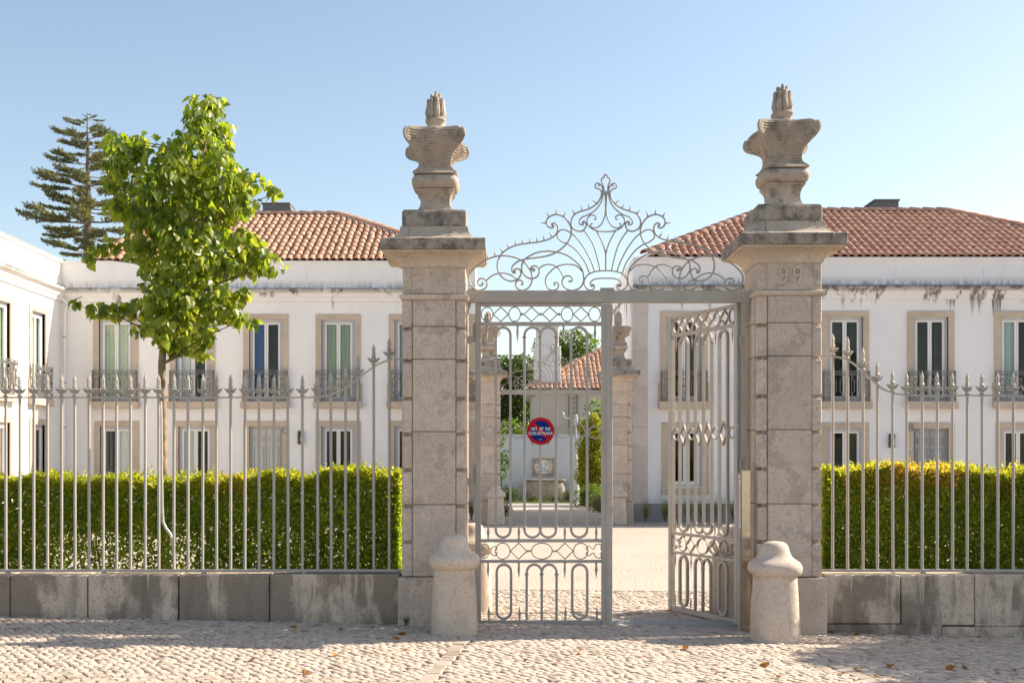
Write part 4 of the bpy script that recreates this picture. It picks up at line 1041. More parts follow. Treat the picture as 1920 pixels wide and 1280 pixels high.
# right house
ZR = 33.0
rx = lambda px: PX(px, ZR); rz_ = lambda py: PZ(py, ZR)
RX0, RX1 = rx(1187), 18.2
SRs = dict(slab=(rz_(752.5), rz_(766)), rail=rz_(696), cornice=rz_(537), door='door_grey', letter='B', lx=-.555)
HR = rz_(483)
rh = thing('white_house', (RX0, ZR, 0), 'white two storey house with brown tiled roof right of the gate', 'house', 'white houses')
holes = []; spec = []
rups = [(1282, 'dark|', 'dark|'), (1433, None, None), (1585, 'dark', 'dark|'), (1745, 'dark|', 'dark|'), (1908, 'teal', None), (2065, 'green', 'green')]
rlow = [(1285, 'dark|', None), (1433, None, None), (1585, 'dark|', 'dark|'), (1745, 'DOOR', 0), (1911, 'dark', 'dark'), (2065, None, None)]
for px, a, c in rups:
    x = rx(px) - RX0; holes.append((x - .48, x + .48, SRs['slab'][0], rz_(583) - .165)); spec.append((x, rz_(583), SRs['slab'][0], False, (a, c), True))
for px, a, c in rlow:
    x = rx(px) - RX0; dr = a == 'DOOR'; zb = .22 if dr else .96
    holes.append((x - .48, x + .48, zb, rz_(791.5) - .165)); spec.append((x, rz_(791.5), zb, dr, (a, c), False))
house_shell(rh, RX1 - RX0, 8.2, HR, holes, 'white_render_stained', SRs)
for x, zt, zb, dr, cu, up in spec: window(rh, x, zt, zb, dr, cu, up, SRs)
panel_lines(rh, RX1 - RX0, SRs, HR, [(rx(a) - RX0, rx(b_) - RX0) for a, b_ in ((1215, 1340), (1350, 1500), (1510, 1650), (1680, 1815), (1845, 1990))], 'white_render_stained')
roof(rh, rx(1208) - RX0, RX1 - RX0 - .05, 0, 8.2, HR, PZ(388, ZR + 4.1) - HR - .18, rx(1208) - RX0 + 4.05, PX(1782, ZR + 4.1) - RX0, 'terracotta_dark', lambda x: rx(1215) - RX0 < x < rx(1395) - RX0 or rx(1520) - RX0 < x < rx(1890) - RX0)
MB().box(.45, RX1 - RX0, -.03, .02, -.2, .50, .006).build('base_course', 'plinth_stone', rh)
MB().box(-.03, .445, -.035, .4, -.2, .50, .006).build('base_stone', 'plinth_stone', rh)
for i in range(11): MB().box(-.012, .41, -.012, .35, .505 + i * .524, 1.029 + i * .524 - .006, .004).build('quoin', 'quoin_stone', rh)
b = MB(); x0, x1 = PX(1622, 37.8) - RX0, PX(1677, 37.8) - RX0
b.prism([(x0 - .12, 9.3), (x1, 9.3), (x1, PZ(382, 37.8)), (x0 + .2, PZ(382, 37.8))], 4.4, 5.4); b.box(x0 + .15, x1 + .03, 4.35, 5.45, PZ(382, 37.8), PZ(379, 37.8)); b.build('roof_hatch', 'hatch_grey', rh)
lantern(rx(1671), ZR, rz_(826), 'dark wall lantern left of the grey door marked B')

# house behind the garden
ZH = 56.0; hx = lambda px: PX(px, ZH); hz = lambda py: PZ(py, ZH)
gh = thing('garden_house', (hx(1002), ZH, 0), 'cream house with red tiled roof beyond the garden wall', 'house')
he = hz(736)
b = MB(); b.box(0, 9, 0, 8, -.3, he); b.build('wall', 'cream_render', gh)
MB().box(-.33, 9.3, -.35, 8.3, he + .001, he + .12).build('eave', 'casement_white', gh)
roof(gh, -.4, 9.4, -.35, 8.7, he + .12, 2.5, 4.0, 5.2, 'terracotta', lambda x: x < 5.4)
tw = thing('chimney_tower', (hx(1027), ZH + .6, he), 'tall pale stepped chimney tower rising in front of the red roof', 'chimney')
wd = 25 * ZH / F
MB().box(-wd, wd, -wd * .8, wd * .8, -.2, PZ(650, ZH + .6) - he, .02).build('lower_stage', 'tower_render', tw)
MB().box(-wd * .84, wd * .84, -wd * .64, wd * .64, PZ(650, ZH + .6) - he + .002, PZ(615, ZH + .6) - he, .02).build('upper_stage', 'tower_render', tw)
MB().box(-wd * .9, wd * .9, -wd * .7, wd * .7, PZ(615, ZH + .6) - he + .002, PZ(612, ZH + .6) - he, .01).build('cap', 'tower_render', tw)
ld = thing('wall_ladder', (hx(1074), ZH - .12, hz(815)), 'narrow iron ladder fixed to the cream house wall', 'ladder')
for s in (-1, 1): MB().box(s * .19 - .018, s * .19 + .018, -.015, .015, 0, hz(736) - hz(815)).build('rail', 'dark_metal', ld)
for i in range(9): MB().box(-.17, .17, -.012, .012, .1 + i * .23, .125 + i * .23).build('rung', 'dark_metal', ld)

# ------------------------------------------------------------------ garden: wall, basin, tile picture, lamp post, lawn
ZW = 49.0; wx = lambda px: PX(px, ZW); wz = lambda py: PZ(py, ZW)
gw = thing('garden_wall', (2.0, ZW, 0), 'white garden wall coloured as in bluish shade behind the stone basin', 'wall')
MB().box(-8, 9, 0, .3, -.3, wz(817)).build('wall', 'garden_wall_shade_tint', gw)
MB().box(-8.02, 9.02, -.03, .33, wz(817) + .001, wz(814.5), .006).build('coping', 'garden_wall_shade_tint', gw)
az = thing('tile_picture', (wx(1019), ZW - .002, wz(875)), 'blue and brown glazed tile picture on the garden wall', 'tile picture')
hw, hh = 21.5 * ZW / F, 17 * ZW / F
MB().box(-hw, hw, -.03, 0, -hh, hh).build('border', 'tile_brown', az)
MB().box(-hw + .05, hw - .05, -.036, -.0305, -hh + .05, hh - .05).build('blue_ground', 'tile_blue', az)
def blob(sc):
    sg_ = lambda q, e: math.copysign(abs(q) ** e, q)
    return [(sc * hw * (1 + .06 * math.cos(8 * t)) * sg_(math.cos(t), .6), sc * hh * (1 + .06 * math.cos(8 * t)) * sg_(math.sin(t), .6)) for t in np.linspace(0, 2 * math.pi, 65)[:-1]]
MB().prism(blob(.86), -.044, -.0365).build('cartouche_edge', 'tile_brown', az); MB().prism(blob(.72), -.050, -.0445).build('cartouche', 'tile_cream', az)
for s in (-1, 1):
    for cx, cz, r, a0 in ((.14, .10, .10, 0), (.12, -.12, .10, 2), (.25, 0, .07, 4), (.24, .16, .05, 1), (.24, -.16, .05, 3)):
        MB().sweep(scroll_path(s * cx, cz, r, a0, 1.1, s, 14), .012, .004, y0=-.052).build('painted_scroll', 'tile_blue', az)
bs = thing('stone_basin', (wx(1021), ZW - .55, 0), 'bulging stone basin against the garden wall below the tile picture', 'basin')
b = MB(); s_ = (ZW - .55) / F; rs = []
for hwp, py in ((36, 945), (37.5, 933), (39, 922), (38, 914), (34, 906), (33, 903), (36, 902), (38.5, 900.5), (38.5, 898), (33, 897.6)):
    h_ = hwp * s_; z = PZ(py, ZW - .55); dpt = h_ * .55
    rs.append([(h_ * (abs(math.cos(a)) ** .5) * (1 if math.cos(a) > 0 else -1), dpt * (abs(math.sin(a)) ** .5) * (1 if math.sin(a) > 0 else -1), z) for a in np.linspace(0, 2 * math.pi, 33)[:-1]])
b.rings(rs); b.build('basin', 'basin_stone', bs, True)
lp = thing('lamp_post', (PX(1080, 46.5), 46.5, 0), 'pale grey ornate lamp post with curled arms by yellow conifer', 'lamp post')
k = 46.5 / F; zz = lambda py: PZ(py, 46.5)
MB().lathe([(r * k, zz(y)) for r, y in ((7, 945), (7, 906), (6, 904), (5.5, 890), (4.4, 888), (5, 885), (4, 882), (3.6, 868), (3.4, 862), (4.2, 860), (2.4, 856), (2.0, 846), (1.7, 810), (1.6, 800), (3.2, 799), (4.5, 795), (4.6, 788), (3, 784), (3.6, 781), (1.5, 776))], seg=14).build('column', 'lamp_post_paint', lp, True)
for s in (-1, 1):
    pts = [(s * 3 * k, 0, zz(787)), (s * 10 * k, 0, zz(783.5)), (s * 18 * k, 0, zz(784)), (s * 23 * k, 0, zz(781)), (s * 24 * k, 0, zz(776.5))]
    MB().tube(pts, [1.4 * k, 1.3 * k, 1.2 * k, 1.2 * k, 1.2 * k], 8).build('arm', 'lamp_post_paint', lp, True)
    MB().lathe([(1.2 * k, zz(777)), (3 * k, zz(776.5)), (2.6 * k, zz(775)), (.3 * k, zz(771.5))], (s * 24 * k, 0), 10).build('finial', 'lamp_post_paint', lp, True)
    MB().tube([(s * 2 * k, 0, zz(800)), (s * 6 * k, 0, zz(797)), (s * 7 * k, 0, zz(791)), (s * 4 * k, 0, zz(788))], .8 * k, 6).build('curl', 'lamp_post_paint', lp, True)
sheet('lawn', lin(-2.5, 4.6, 8), [46.4, 47, 48, 49], .02, 'grass_blade')
n_ = 5000; C = np.stack([rng.uniform(-2.4, 4.5, n_), rng.uniform(46.4, 48.4, n_), np.full(n_, .02)], 1)
V, Fq = leaves(C, rnd(n_) * .4 + np.array([0, 0, 1]), rnd(n_), rng.uniform(.05, .10, n_), LEAF_V * [.3, 1, 1], LEAF_F)
gb = link('grass', fast_mesh('grass', V, Fq, ['grass_blade'])); tag(gb, kind='stuff')

# ------------------------------------------------------------------ hedges
def hedge(name, x0, x1, y0, y1, ztop, label, n, bronze=None, sparse=None, endl=0):
    o = thing(name, ((x0 + x1) / 2, (y0 + y1) / 2, 0), label, 'hedge', 'clipped hedges behind the fence')
    xm, ym = (x0 + x1) / 2, (y0 + y1) / 2
    C = np.stack([rng.uniform(x0, x1, n), rng.uniform(y0, y1, n), rng.uniform(.03, 1, n)], 1)
    k = rng.random(n); face = rng.random(n)
    front = face < .46; C[front, 1] = y0 + np.abs(rng.normal(0, .07, front.sum()))
    back = (face >= .46) & (face < .58); C[back, 1] = y1 - np.abs(rng.normal(0, .07, back.sum()))
    top = (face >= .58) & (face < .74); C[top, 2] = 1 - np.abs(rng.normal(0, .045, top.sum()))
    en = (face >= .74) & (face < .80)
    if endl: C[en, 0] = (x1 - np.abs(rng.normal(0, .06, en.sum()))) if endl > 0 else (x0 + np.abs(rng.normal(0, .06, en.sum())))
    bumpx = np.sin(C[:, 0] * 7.3 + 1) * .025 + np.sin(C[:, 0] * 17 + C[:, 1] * 9) * .02 + np.sin(C[:, 0] * 2.1) * .02
    zt = np.array([ztop(x) for x in C[:, 0]]) + bumpx
    C[:, 1] += np.sin(C[:, 0] * 5 + C[:, 2] * 7) * .03 + np.sin(C[:, 0] * 13 - C[:, 2] * 11) * .02
    C[:, 2] *= zt
    keep = np.ones(n, bool)
    if sparse is not None:
        keep = rng.random(n) < sparse(C)
    C = C[keep]; zt = zt[keep]; n = len(C)
    out = np.stack([(C[:, 0] - xm) * .05, (C[:, 1] - ym) * 1.5, np.where(C[:, 2] > zt - .1, 1.2, .35)], 1)
    tip = out / np.linalg.norm(out, axis=1, keepdims=True) * .8 + rnd(n); nor = rnd(n) + np.array([0, -.3, .5])
    size = rng.uniform(.034, .058, n)
    # new shoots stand up out of the clipped top
    ns = int((x1 - x0) * 150); sx = rng.uniform(x0, x1, ns); sy = rng.uniform(y0, y1, ns); hgt = np.abs(rng.normal(0, .05, ns)) + .01
    base = np.stack([sx, sy, np.array([ztop(x) for x in sx]) + np.sin(sx * 7.3 + 1) * .025 - .01], 1)
    reps = 5; SCc = np.repeat(base, reps, 0); SCc[:, 2] += np.repeat(hgt, reps) * rng.random(ns * reps); 
    stip = rnd(ns * reps) * .7 + np.array([0, 0, 1.0]); ssz = rng.uniform(.025, .045, ns * reps)
    young = (C[:, 2] > zt - .10 - .10 * rng.random(n) ** 2) | (rng.random(n) < .045)
    mi = np.where(young, 1, 0)
    C = np.concatenate([C, SCc]); tip = np.concatenate([tip, stip]); nor = np.concatenate([nor, rnd(ns * reps)]); size = np.concatenate([size, ssz]); mi = np.concatenate([mi, np.ones(ns * reps, int)])
    if bronze is not None:
        q = bronze(C); mi = np.where((rng.random(len(C)) < q), 2, mi)
    V, Fq = leaves(C - np.array([xm, ym, 0]), tip, nor, size, LEAF_V, LEAF_F)
    tag(link('foliage', fast_mesh('foliage', V, Fq, ['hedge_leaf', 'hedge_shoot', 'hedge_bronze'], np.repeat(mi, 2)), o), kind='stuff')
    b = MB(); x = x0 + .15
    while x < x1 - .1:
        yy = (y0 + y1) / 2 + rng.normal(0, .1); p0 = (x - xm, yy - ym, -.1)
        for q in range(3):
            a = rng.normal(0, .12); b.tube([p0, (p0[0] + a * .4, p0[1] + rng.normal(0, .08), .5), (p0[0] + a, p0[1] + rng.normal(0, .12), 1.25)], [.013, .009, .004], 5)
        x += .45
    tag(b.build('stems', 'twig', o), kind='stuff')
    return o
def sparseL(C):
    x, y, z = C[:, 0], C[:, 1], C[:, 2]
    h = .5 + .5 * np.sin(x * 2.3 + .8) * np.cos(x * .9 + z * 3)
    q = np.clip((z - .30) / .40, .78, 1) + .25 * h
    hole = (np.abs(x + 4.15) < .8) & (z < .90); q = np.where(hole, q * .45, q)
    return np.clip(np.where(x > -2.0, q * 1.35, q), 0, 1)
hedge('hedge', -8.0, -1.10, 13.35, 14.05, lambda x: 1.525 + (.085 if x > -2.05 else 0) + (.03 if -3 < x < -2.3 else 0), 'clipped yellow green hedge behind the left iron fence', 165000, lambda C: .25 * ((np.abs(C[:, 0] + 3.0) < .25) & (C[:, 2] > 1.35)), sparseL, 1)
hedge('hedge', 3.62, 8.8, 13.35, 14.15, lambda x: 1.635 + .03 * math.sin(x * 3), 'clipped hedge with bronze new growth behind the right iron fence', 150000, lambda C: np.where((np.abs(C[:, 0] - 4.75) < .42) & (C[:, 2] > 1.42), .45, .0) + np.where((np.abs(C[:, 0] - 4.9) < 1.1) & (C[:, 2] > 1.25), .14, .012), lambda C: np.clip((C[:, 2] - .1) / .4, .7, 1), -1)

# ------------------------------------------------------------------ young linden tree behind the fence
ZT = 14.55
tx0 = PX(306, ZT)
tr_ = thing('linden_tree', (tx0, ZT, 0), 'young leafy linden tree standing behind the left fence', 'tree')
tq = lambda u, v, dy=0.: Vector((PX(20 + u / 2.37, ZT) - tx0, dy, PZ(160 + v / 2.37, ZT)))
trunk = [Vector((0, 0, -.1)), Vector((.02, 0, .9)), Vector((0, 0, 1.8)), tq(672, 1240), tq(680, 1130), tq(700, 1000), tq(735, 850), tq(770, 700), tq(810, 520), tq(850, 330), tq(885, 160), tq(895, 80)]
MB().tube(trunk, [.058, .05, .048, .046, .042, .038, .033, .028, .022, .016, .010, .004], 10).build('trunk', 'bark_lichen', tr_, True)
blobs = [(900, 85, 45), (885, 150, 75), (880, 225, 80), (855, 300, 85), (830, 200, 40), (945, 180, 38), (710, 255, 50), (735, 300, 55), (680, 285, 35), (425, 285, 40), (470, 255, 40), (505, 290, 60), (565, 250, 45), (595, 300, 35), (470, 340, 55), (450, 420, 40), (530, 400, 65), (600, 440, 75), (660, 480, 75), (470, 480, 45), (460, 565, 42), (530, 570, 60), (600, 560, 70),
         (720, 380, 60), (770, 420, 80), (830, 430, 90), (720, 540, 90), (800, 560, 90), (880, 520, 90), (930, 340, 60), (970, 400, 65), (1030, 440, 60), (1090, 440, 50), (1150, 465, 40), (1190, 475, 26), (960, 500, 70), (1040, 535, 55), (1090, 550, 40), (900, 620, 75), (980, 650, 75), (1050, 690, 60), (1100, 750, 55), (1160, 790, 50), (1205, 800, 28), (1080, 830, 38), (1000, 760, 60),
         (340, 765, 30), (385, 735, 35), (440, 715, 38), (500, 708, 38), (560, 700, 48), (640, 690, 70), (700, 700, 75), (770, 690, 90), (840, 730, 85), (620, 780, 70), (650, 860, 50), (720, 850, 65), (800, 850, 80), (880, 800, 80), (940, 820, 70), (880, 890, 65), (960, 900, 60), (1020, 930, 45), (900, 970, 55), (970, 1000, 50), (1040, 1040, 42), (1090, 1058, 26), (960, 1060, 40),
         (285, 968, 20), (320, 985, 33), (380, 1000, 38), (440, 990, 40), (500, 990, 40), (560, 985, 44), (630, 970, 55), (690, 960, 65), (750, 960, 75), (820, 980, 60), (700, 1040, 60), (570, 1090, 35), (620, 1100, 38), (680, 1110, 45), (740, 1090, 70), (810, 1060, 60), (860, 1110, 45), (890, 1145, 26), (700, 1180, 32), (760, 1170, 45), (820, 1190, 36), (850, 1200, 22), (720, 1220, 14)]
Cs = []; Os = []
for u, v, r in blobs:
    rm = r / 2.37 * ZT / F; cx = (u - 740) / 2.37 * ZT / F
    spread = max(.10, .62 - abs(cx) * .42) if r > 48 else .12
    r *= .97; layers = 3 if r > 56 else 2 if r > 40 else 1
    for ly in range(layers):
        dy = (ly - (layers - 1) / 2) * spread + rng.normal(0, .05)
        c = np.array(tq(u, v, dy)); m_ = int(14 + 1150 * rm * rm)
        d = rnd(m_); rr = rm * rng.uniform(.45, 1.04, (m_, 1)) ** .6
        Cs.append(c + d * rr); Os.append(d)
Cs = np.concatenate(Cs); Os = np.concatenate(Os); n_ = len(Cs)
CROWN = [(680, 1130), (640, 1090), (570, 1098), (556, 1040), (600, 1026), (640, 1046), (668, 1040), (650, 1015), (600, 1004), (520, 1020), (430, 1036), (380, 1016), (330, 988), (293, 945), (330, 936), (400, 940), (500, 940), (560, 926), (620, 912), (684, 890), (655, 868), (650, 830), (612, 800), (556, 790), (568, 740), (540, 718), (480, 740), (430, 756), (380, 796), (341, 770), (360, 738), (420, 690), (480, 680), (560, 668), (626, 650), (600, 614), (540, 606), (455, 578), (466, 520), (500, 500), (446, 460), (446, 400), (468, 370), (436, 330), (411, 290), (450, 266), (520, 236), (580, 221), (620, 240), (632, 318), (622, 350), (650, 368), (690, 365), (720, 370), (738, 350), (714, 348), (686, 300), (694, 235), (740, 216), (790, 196), (818, 170), (828, 118), (880, 86), (910, 64), (969, 92), (994, 180), (984, 240), (962, 290), (1012, 328), (1062, 366), (1074, 392), (1140, 426), (1210, 450), (1204, 492), (1170, 514), (1132, 514), (1122, 554), (1046, 572), (965, 594), (928, 608), (960, 640), (1084, 660), (1104, 688), (1124, 718), (1172, 756), (1230, 780), (1204, 834), (1110, 834), (1075, 860), (990, 834), (905, 846), (950, 880), (1064, 888), (1069, 932), (1022, 960), (1060, 996), (1119, 1030), (1108, 1060), (1040, 1054), (980, 1064), (930, 1074), (902, 1090), (929, 1132), (882, 1144), (882, 1190), (850, 1195), (780, 1174), (740, 1164), (722, 1195), (700, 1152)]
CROWN = np.array([(PX(u / 2.278, ZT) - tx0, PZ(150 + v / 2.278, ZT)) for u, v in CROWN])      # the uneven outline of the crown, in metres
def inside(P_):
    x, z = P_[:, 0], P_[:, 2]; c = np.zeros(len(P_), bool); a = CROWN; b_ = np.roll(CROWN, -1, 0)
    for (x1, z1), (x2, z2) in zip(a, b_):
        if z1 != z2: c ^= ((z1 > z) != (z2 > z)) & (x < (x2 - x1) * (z - z1) / (z2 - z1) + x1)
    return c
keep = inside(Cs - np.array([0, 0, .035])) & (inside(Cs + np.array([.035, 0, 0])) | inside(Cs - np.array([.035, 0, 0])))
q_ = np.sin(7.1 * Cs[:, 0] + 2.2 * Cs[:, 2] + 1.3) * np.sin(6.3 * Cs[:, 2] - 1.7 * Cs[:, 0] + .4) + .5 * np.sin(13 * Cs[:, 0] - 9 * Cs[:, 2]) * np.sin(5 * Cs[:, 1])
keep &= (q_ > -.42) | (rng.random(n_) < .25)                     # gaps between the sprays of leaves
Cs = Cs[keep]; Os = Os[keep]; n_ = len(Cs)
# limbs to the blob centres
b = MB()
tp = [np.array(p) for p in trunk[3:]]
for i, (u, v, r) in enumerate(blobs):
    if abs(u - 740) < 70 or i % 2: continue
    e = np.array(tq(u, v, 0)); z_att = e[2] - .28 * abs(e[0]) - .12
    j = int(np.argmin([abs(p[2] - z_att) for p in tp])); s_ = tp[j]; mid = (s_ + e) / 2 + np.array([0, rng.normal(0, .08), .06])
    b.tube([tuple(s_), tuple(mid), tuple(e)], [.014, .009, .004], 5)
b.build('limb', 'bark', tr_, True)
tip = Os * .55 + rng.normal(0, .35, (n_, 3)) + np.array([0, 0, -.95]); nor = Os + rng.normal(0, .55, (n_, 3)) + np.array([0, -.1, .35])
size = rng.uniform(.06, .12, n_) * rng.choice([.75, 1, 1.08], n_)
order = np.argsort(Cs[:, 1] - size * 4); big = order[:300]; rest = order[300:]
LEAFM = MB().add(HEART_V, [tuple(q) for q in HEART_F]).mesh('leaf', 'linden_leaf')
Rm = frames(tip, nor)
for i in big:
    o = link('leaf', LEAFM, tr_); mm = Matrix([list(Rm[i][0]) , list(Rm[i][1]), list(Rm[i][2])]).to_4x4()
    o.matrix_local = Matrix.Translation(tuple(Cs[i])) @ mm @ Matrix.Scale(size[i], 4)
V, Fq = leaves(Cs[rest], tip[rest], nor[rest], size[rest], HEART_V, HEART_F)
tag(link('crown', fast_mesh('crown', V, Fq, ['linden_leaf']), tr_), kind='stuff')

# ------------------------------------------------------------------ other trees and plants
def leafy(name, loc, blobs_, lsize, per, mat, label, cat, trunk_r=None, trunk_h=None, group=None, flat=False):
    o = thing(name, loc, label, cat, group)
    A = []; D = []
    for x, y, z, r in blobs_:
        m_ = int(per * r * r); d = rnd(m_); A.append(np.array([x, y, z]) + d * r * rng.uniform(.55, 1.05, (m_, 1)) ** .6); D.append(d)
    A = np.concatenate(A); D = np.concatenate(D); n = len(A)
    V, Fq = leaves(A, D + rnd(n) * .8 + np.array([0, 0, -.2]), D + rnd(n) * .7 + np.array([0, 0, .4]), rng.uniform(.7, 1.2, n) * lsize, LEAF_V, LEAF_F)
    tag(link('crown' if trunk_r else 'foliage', fast_mesh('crown', V, Fq, [mat]), o), kind='stuff')
    if trunk_r:
        b = MB(); b.tube([(0, 0, -.1), (.05, 0, trunk_h * .5), (0, 0, trunk_h)], [trunk_r, trunk_r * .8, trunk_r * .55], 8)
        for x, y, z, r in blobs_[:9]: b.tube([(0, 0, trunk_h * .85), (x * .5, y * .5, (trunk_h + z) / 2), (x, y, z)], [trunk_r * .5, trunk_r * .3, trunk_r * .1], 5)
        b.build('trunk', 'bark', o, True)
    return o
def cloud(n, rx_, ry_, z0, z1, r0, r1): return [(rng.normal(0, rx_ * .5), rng.normal(0, ry_ * .5), rng.uniform(z0, z1), rng.uniform(r0, r1)) for _ in range(n)]
leafy('broadleaf_tree', (PX(968, 66), 66, 0), cloud(34, 1.6, 1.6, 1.6, PZ(672, 66), .5, .95), .19, 900, 'dark_leaf', 'dark bushy tree beyond the garden wall left of the chimney tower', 'tree', .18, 3.0, 'trees beyond the garden')
leafy('broadleaf_tree', (PX(1080, 68), 68, 0), cloud(26, 1.7, 1.6, 5.2, PZ(628, 68) - .3, .5, .9), .20, 620, 'garden_leaf', 'light green tree rising behind the red tiled garden house', 'tree', .18, 5.5, 'trees beyond the garden')
leafy('broadleaf_tree', (PX(1122, 52.5), 52.5, 0), cloud(20, .8, .8, 2.4, PZ(772, 52.5), .3, .55), .14, 1300, 'garden_leaf', 'small green tree between lamp post and cream house', 'tree', .09, 2.2, 'trees beyond the garden')
leafy('broadleaf_tree', (PX(990, 53.5), 53.5, 0), cloud(16, .9, .6, 1.6, PZ(798, 53.5), .28, .5), .13, 1200, 'bush_leaf', 'low light bush peeping over the garden wall', 'bush', .06, 1.4, 'trees beyond the garden')
leafy('columnar_conifer', (PX(1112, 44), 44, 0), [(rng.normal(0, .16), rng.normal(0, .16), z, .44 + .05 * math.sin(z * 9) - max(0, z - 1.9) * .20) for z in np.linspace(.3, PZ(782, 44), 34)], .085, 6500, 'cypress_leaf', 'yellow green columnar conifer right of the garden lamp post', 'conifer', .06, 2.0)
leafy('climbing_shrub', (PX(937, 40), 40, 0), [(rng.normal(0, .13), rng.normal(0, .2), z, .17) for z in np.linspace(.9, 2.6, 12)], .08, 4600, 'bush_leaf', 'bright green shrub climbing beside the far left pillar', 'shrub', .03, 1.6)
for px, Z_, r, lab, mt in ((957, 47.6, .32, 'dark low shrub at the foot of the garden wall, left of basin', 'dark_leaf'), (1000, 47.3, .13, 'small sprawling plant in front of the basin, left side', 'dark_leaf'), (1040, 47.3, .13, 'small sprawling plant in front of the basin, right side', 'dark_leaf'),
                       (1103, 42.5, .42, 'rounded green clipped shrub under the conifer', 'garden_leaf'), (1126, 41.5, .36, 'green clipped shrub nearest the gate post under the conifer', 'garden_leaf'), (1122, 38.5, .30, 'grey green sage shrub at the path edge', 'sage_leaf'), (1071, 47.3, .22, 'dark shrub at right end of the stone basin', 'dark_leaf'),
                       (943, 36.5, .22, 'low grey green shrub behind the far left bollard', 'sage_leaf')):
    leafy('shrub', (PX(px, Z_), Z_, 0), [(rng.normal(0, r * .5), rng.normal(0, r * .4), r * rng.uniform(.4, 1.35), r * rng.uniform(.5, .8)) for _ in range(11)], .065, 4200, mt, lab, 'shrub', .02, r * .6, 'garden shrubs')
def tuft(x, y, h, label, n=170):
    o = thing('grass_tuft', (x, y, gz(x, y)), label, 'ornamental grass', 'grass tufts')
    b = MB()
    for i in range(n):
        a = rng.uniform(0, 2 * math.pi); l_ = h * rng.uniform(.55, 1.15); s_ = rng.uniform(.1, .62); ca, sa = math.cos(a), math.sin(a); w_ = .006
        pts = [(ca * s_ * l_ * t ** 1.7, sa * s_ * l_ * t ** 1.7, l_ * t * (1 - .25 * s_ * t)) for t in (0, .35, .7, 1)]
        v = []
        for t, p in zip((0, .35, .7, 1), pts): q = w_ * (1 - t * .85); v += [(p[0] - sa * q, p[1] + ca * q, p[2]), (p[0] + sa * q, p[1] - ca * q, p[2])]
        b.add(v, [(0, 1, 3, 2), (2, 3, 5, 4), (4, 5, 7, 6)])
    me = bpy.data.meshes.new('blades'); me.from_pydata(b.v, [], b.f); me.materials.append(M['tuft_leaf'])
    tag(link('blades', me, o), kind='stuff'); return o
for px, lab in ((1211, 'spiky grass tuft nearest the right house corner'), (1247, 'spiky grass tuft under the ground window, left of the open leaf'), (1290, 'spiky grass tuft behind the leading edge of the open leaf'), (1318, 'spiky grass tuft behind the middle of the open leaf'), (1347, 'spiky grass tuft behind the open leaf, under the bare wall'), (1376, 'spiky grass tuft behind the hinge side of the open leaf'), (1552, 'spiky grass tuft between right pillar and hedge'), (884, 'spiky grass tuft at the corner of the left house')):
    Z_ = 32.4 if px > 1000 else 33.8
    tuft(PX(px, Z_), Z_, rng.uniform(.62, .78), lab)
tuft(PX(762, 12.5), 12.44, .12, 'tiny green weed at the foot of the left pillar', 40)

# Norfolk pine far behind the left house
ZP = 60.0; px0 = PX(163, ZP); Sp = F / ZP
np_ = thing('norfolk_pine', (px0, ZP, 0), 'tall dark tiered pine behind the left house', 'tree')
ht = PZ(212, ZP)
MB().tube([(0, 0, -.1), (0, 0, ht * .4), (.05, 0, ht * .8), (.02, 0, ht)], [.42, .30, .13, .02], 10).build('trunk', 'bark', np_, True)
def pine_branch(seed):
    """branch of unit length along +x, drooping then lifting, with upturned side cords of needles"""
    r = np.random.default_rng(seed); b = MB()
    sp = [(t, 0, -.04 * math.sin(t * 2.6) + .09 * t ** 3) for t in np.linspace(0, 1, 8)]
    b.tube(sp, [.016 * (1 - .8 * t) for t in np.linspace(0, 1, 8)], 5)
    Vb, Fb = list(b.v), list(b.f); nb = len(Fb)
    segs = []
    for i in range(27):
        t = .32 + .68 * (i / 26); z = -.04 * math.sin(t * 2.6) + .09 * t ** 3
        for s in (-1, 1):
            ln = (.26 * math.sin(min(1, (1.04 - t) * 2.2 + .25) * 1.57)) * r.uniform(.6, 1.15); a = r.uniform(.5, .95)
            segs.append(((t, 0, z), (t + ln * math.cos(a), s * ln * math.sin(a), z + r.uniform(-.01, .05)), ln))
    segs.append(((.85, 0, 0), (1.03, 0, .05), .2))
    C, T, S = [], [], []
    for p, q, ln in segs:
        p, q = np.array(p), np.array(q); m_ = max(6, int(ln * 110)); tt = r.random(m_)
        C.append(p + (q - p) * tt[:, None] + np.array([0, 0, .008])); T.append((q - p) / (np.linalg.norm(q - p) + 1e-6) * .8 + r.normal(0, .45, (m_, 3)) + np.array([0, 0, .45])); S.append(r.uniform(.035, .06, m_))
    C, T, S = np.concatenate(C), np.concatenate(T), np.concatenate(S)
    V, Fq = leaves(C, T, rnd(len(C)), S, LEAF_V * [.55, 1, 1], LEAF_F)
    me = bpy.data.meshes.new('branch'); o = len(Vb); me.from_pydata(Vb + [tuple(v) for v in V], [], Fb + [tuple(int(q) + o for q in f) for f in Fq])
    me.materials.append(M['bark']); me.materials.append(M['pine_needle'])
    for i, p in enumerate(me.polygons): p.material_index = 0 if i < nb else 1
    return me
PB = [pine_branch(s) for s in (1, 2, 3, 4)]
tiers = [(216, 12, 5), (226, 34, 5), (243, 62, 6), (262, 70, 7), (288, 70, 7), (307, 84, 7), (331, 82, 6), (347, 112, 7), (376, 90, 7), (398, 96, 6), (421, 134, 7), (444, 106, 7), (468, 98, 7), (495, 80, 6), (525, 80, 6)]
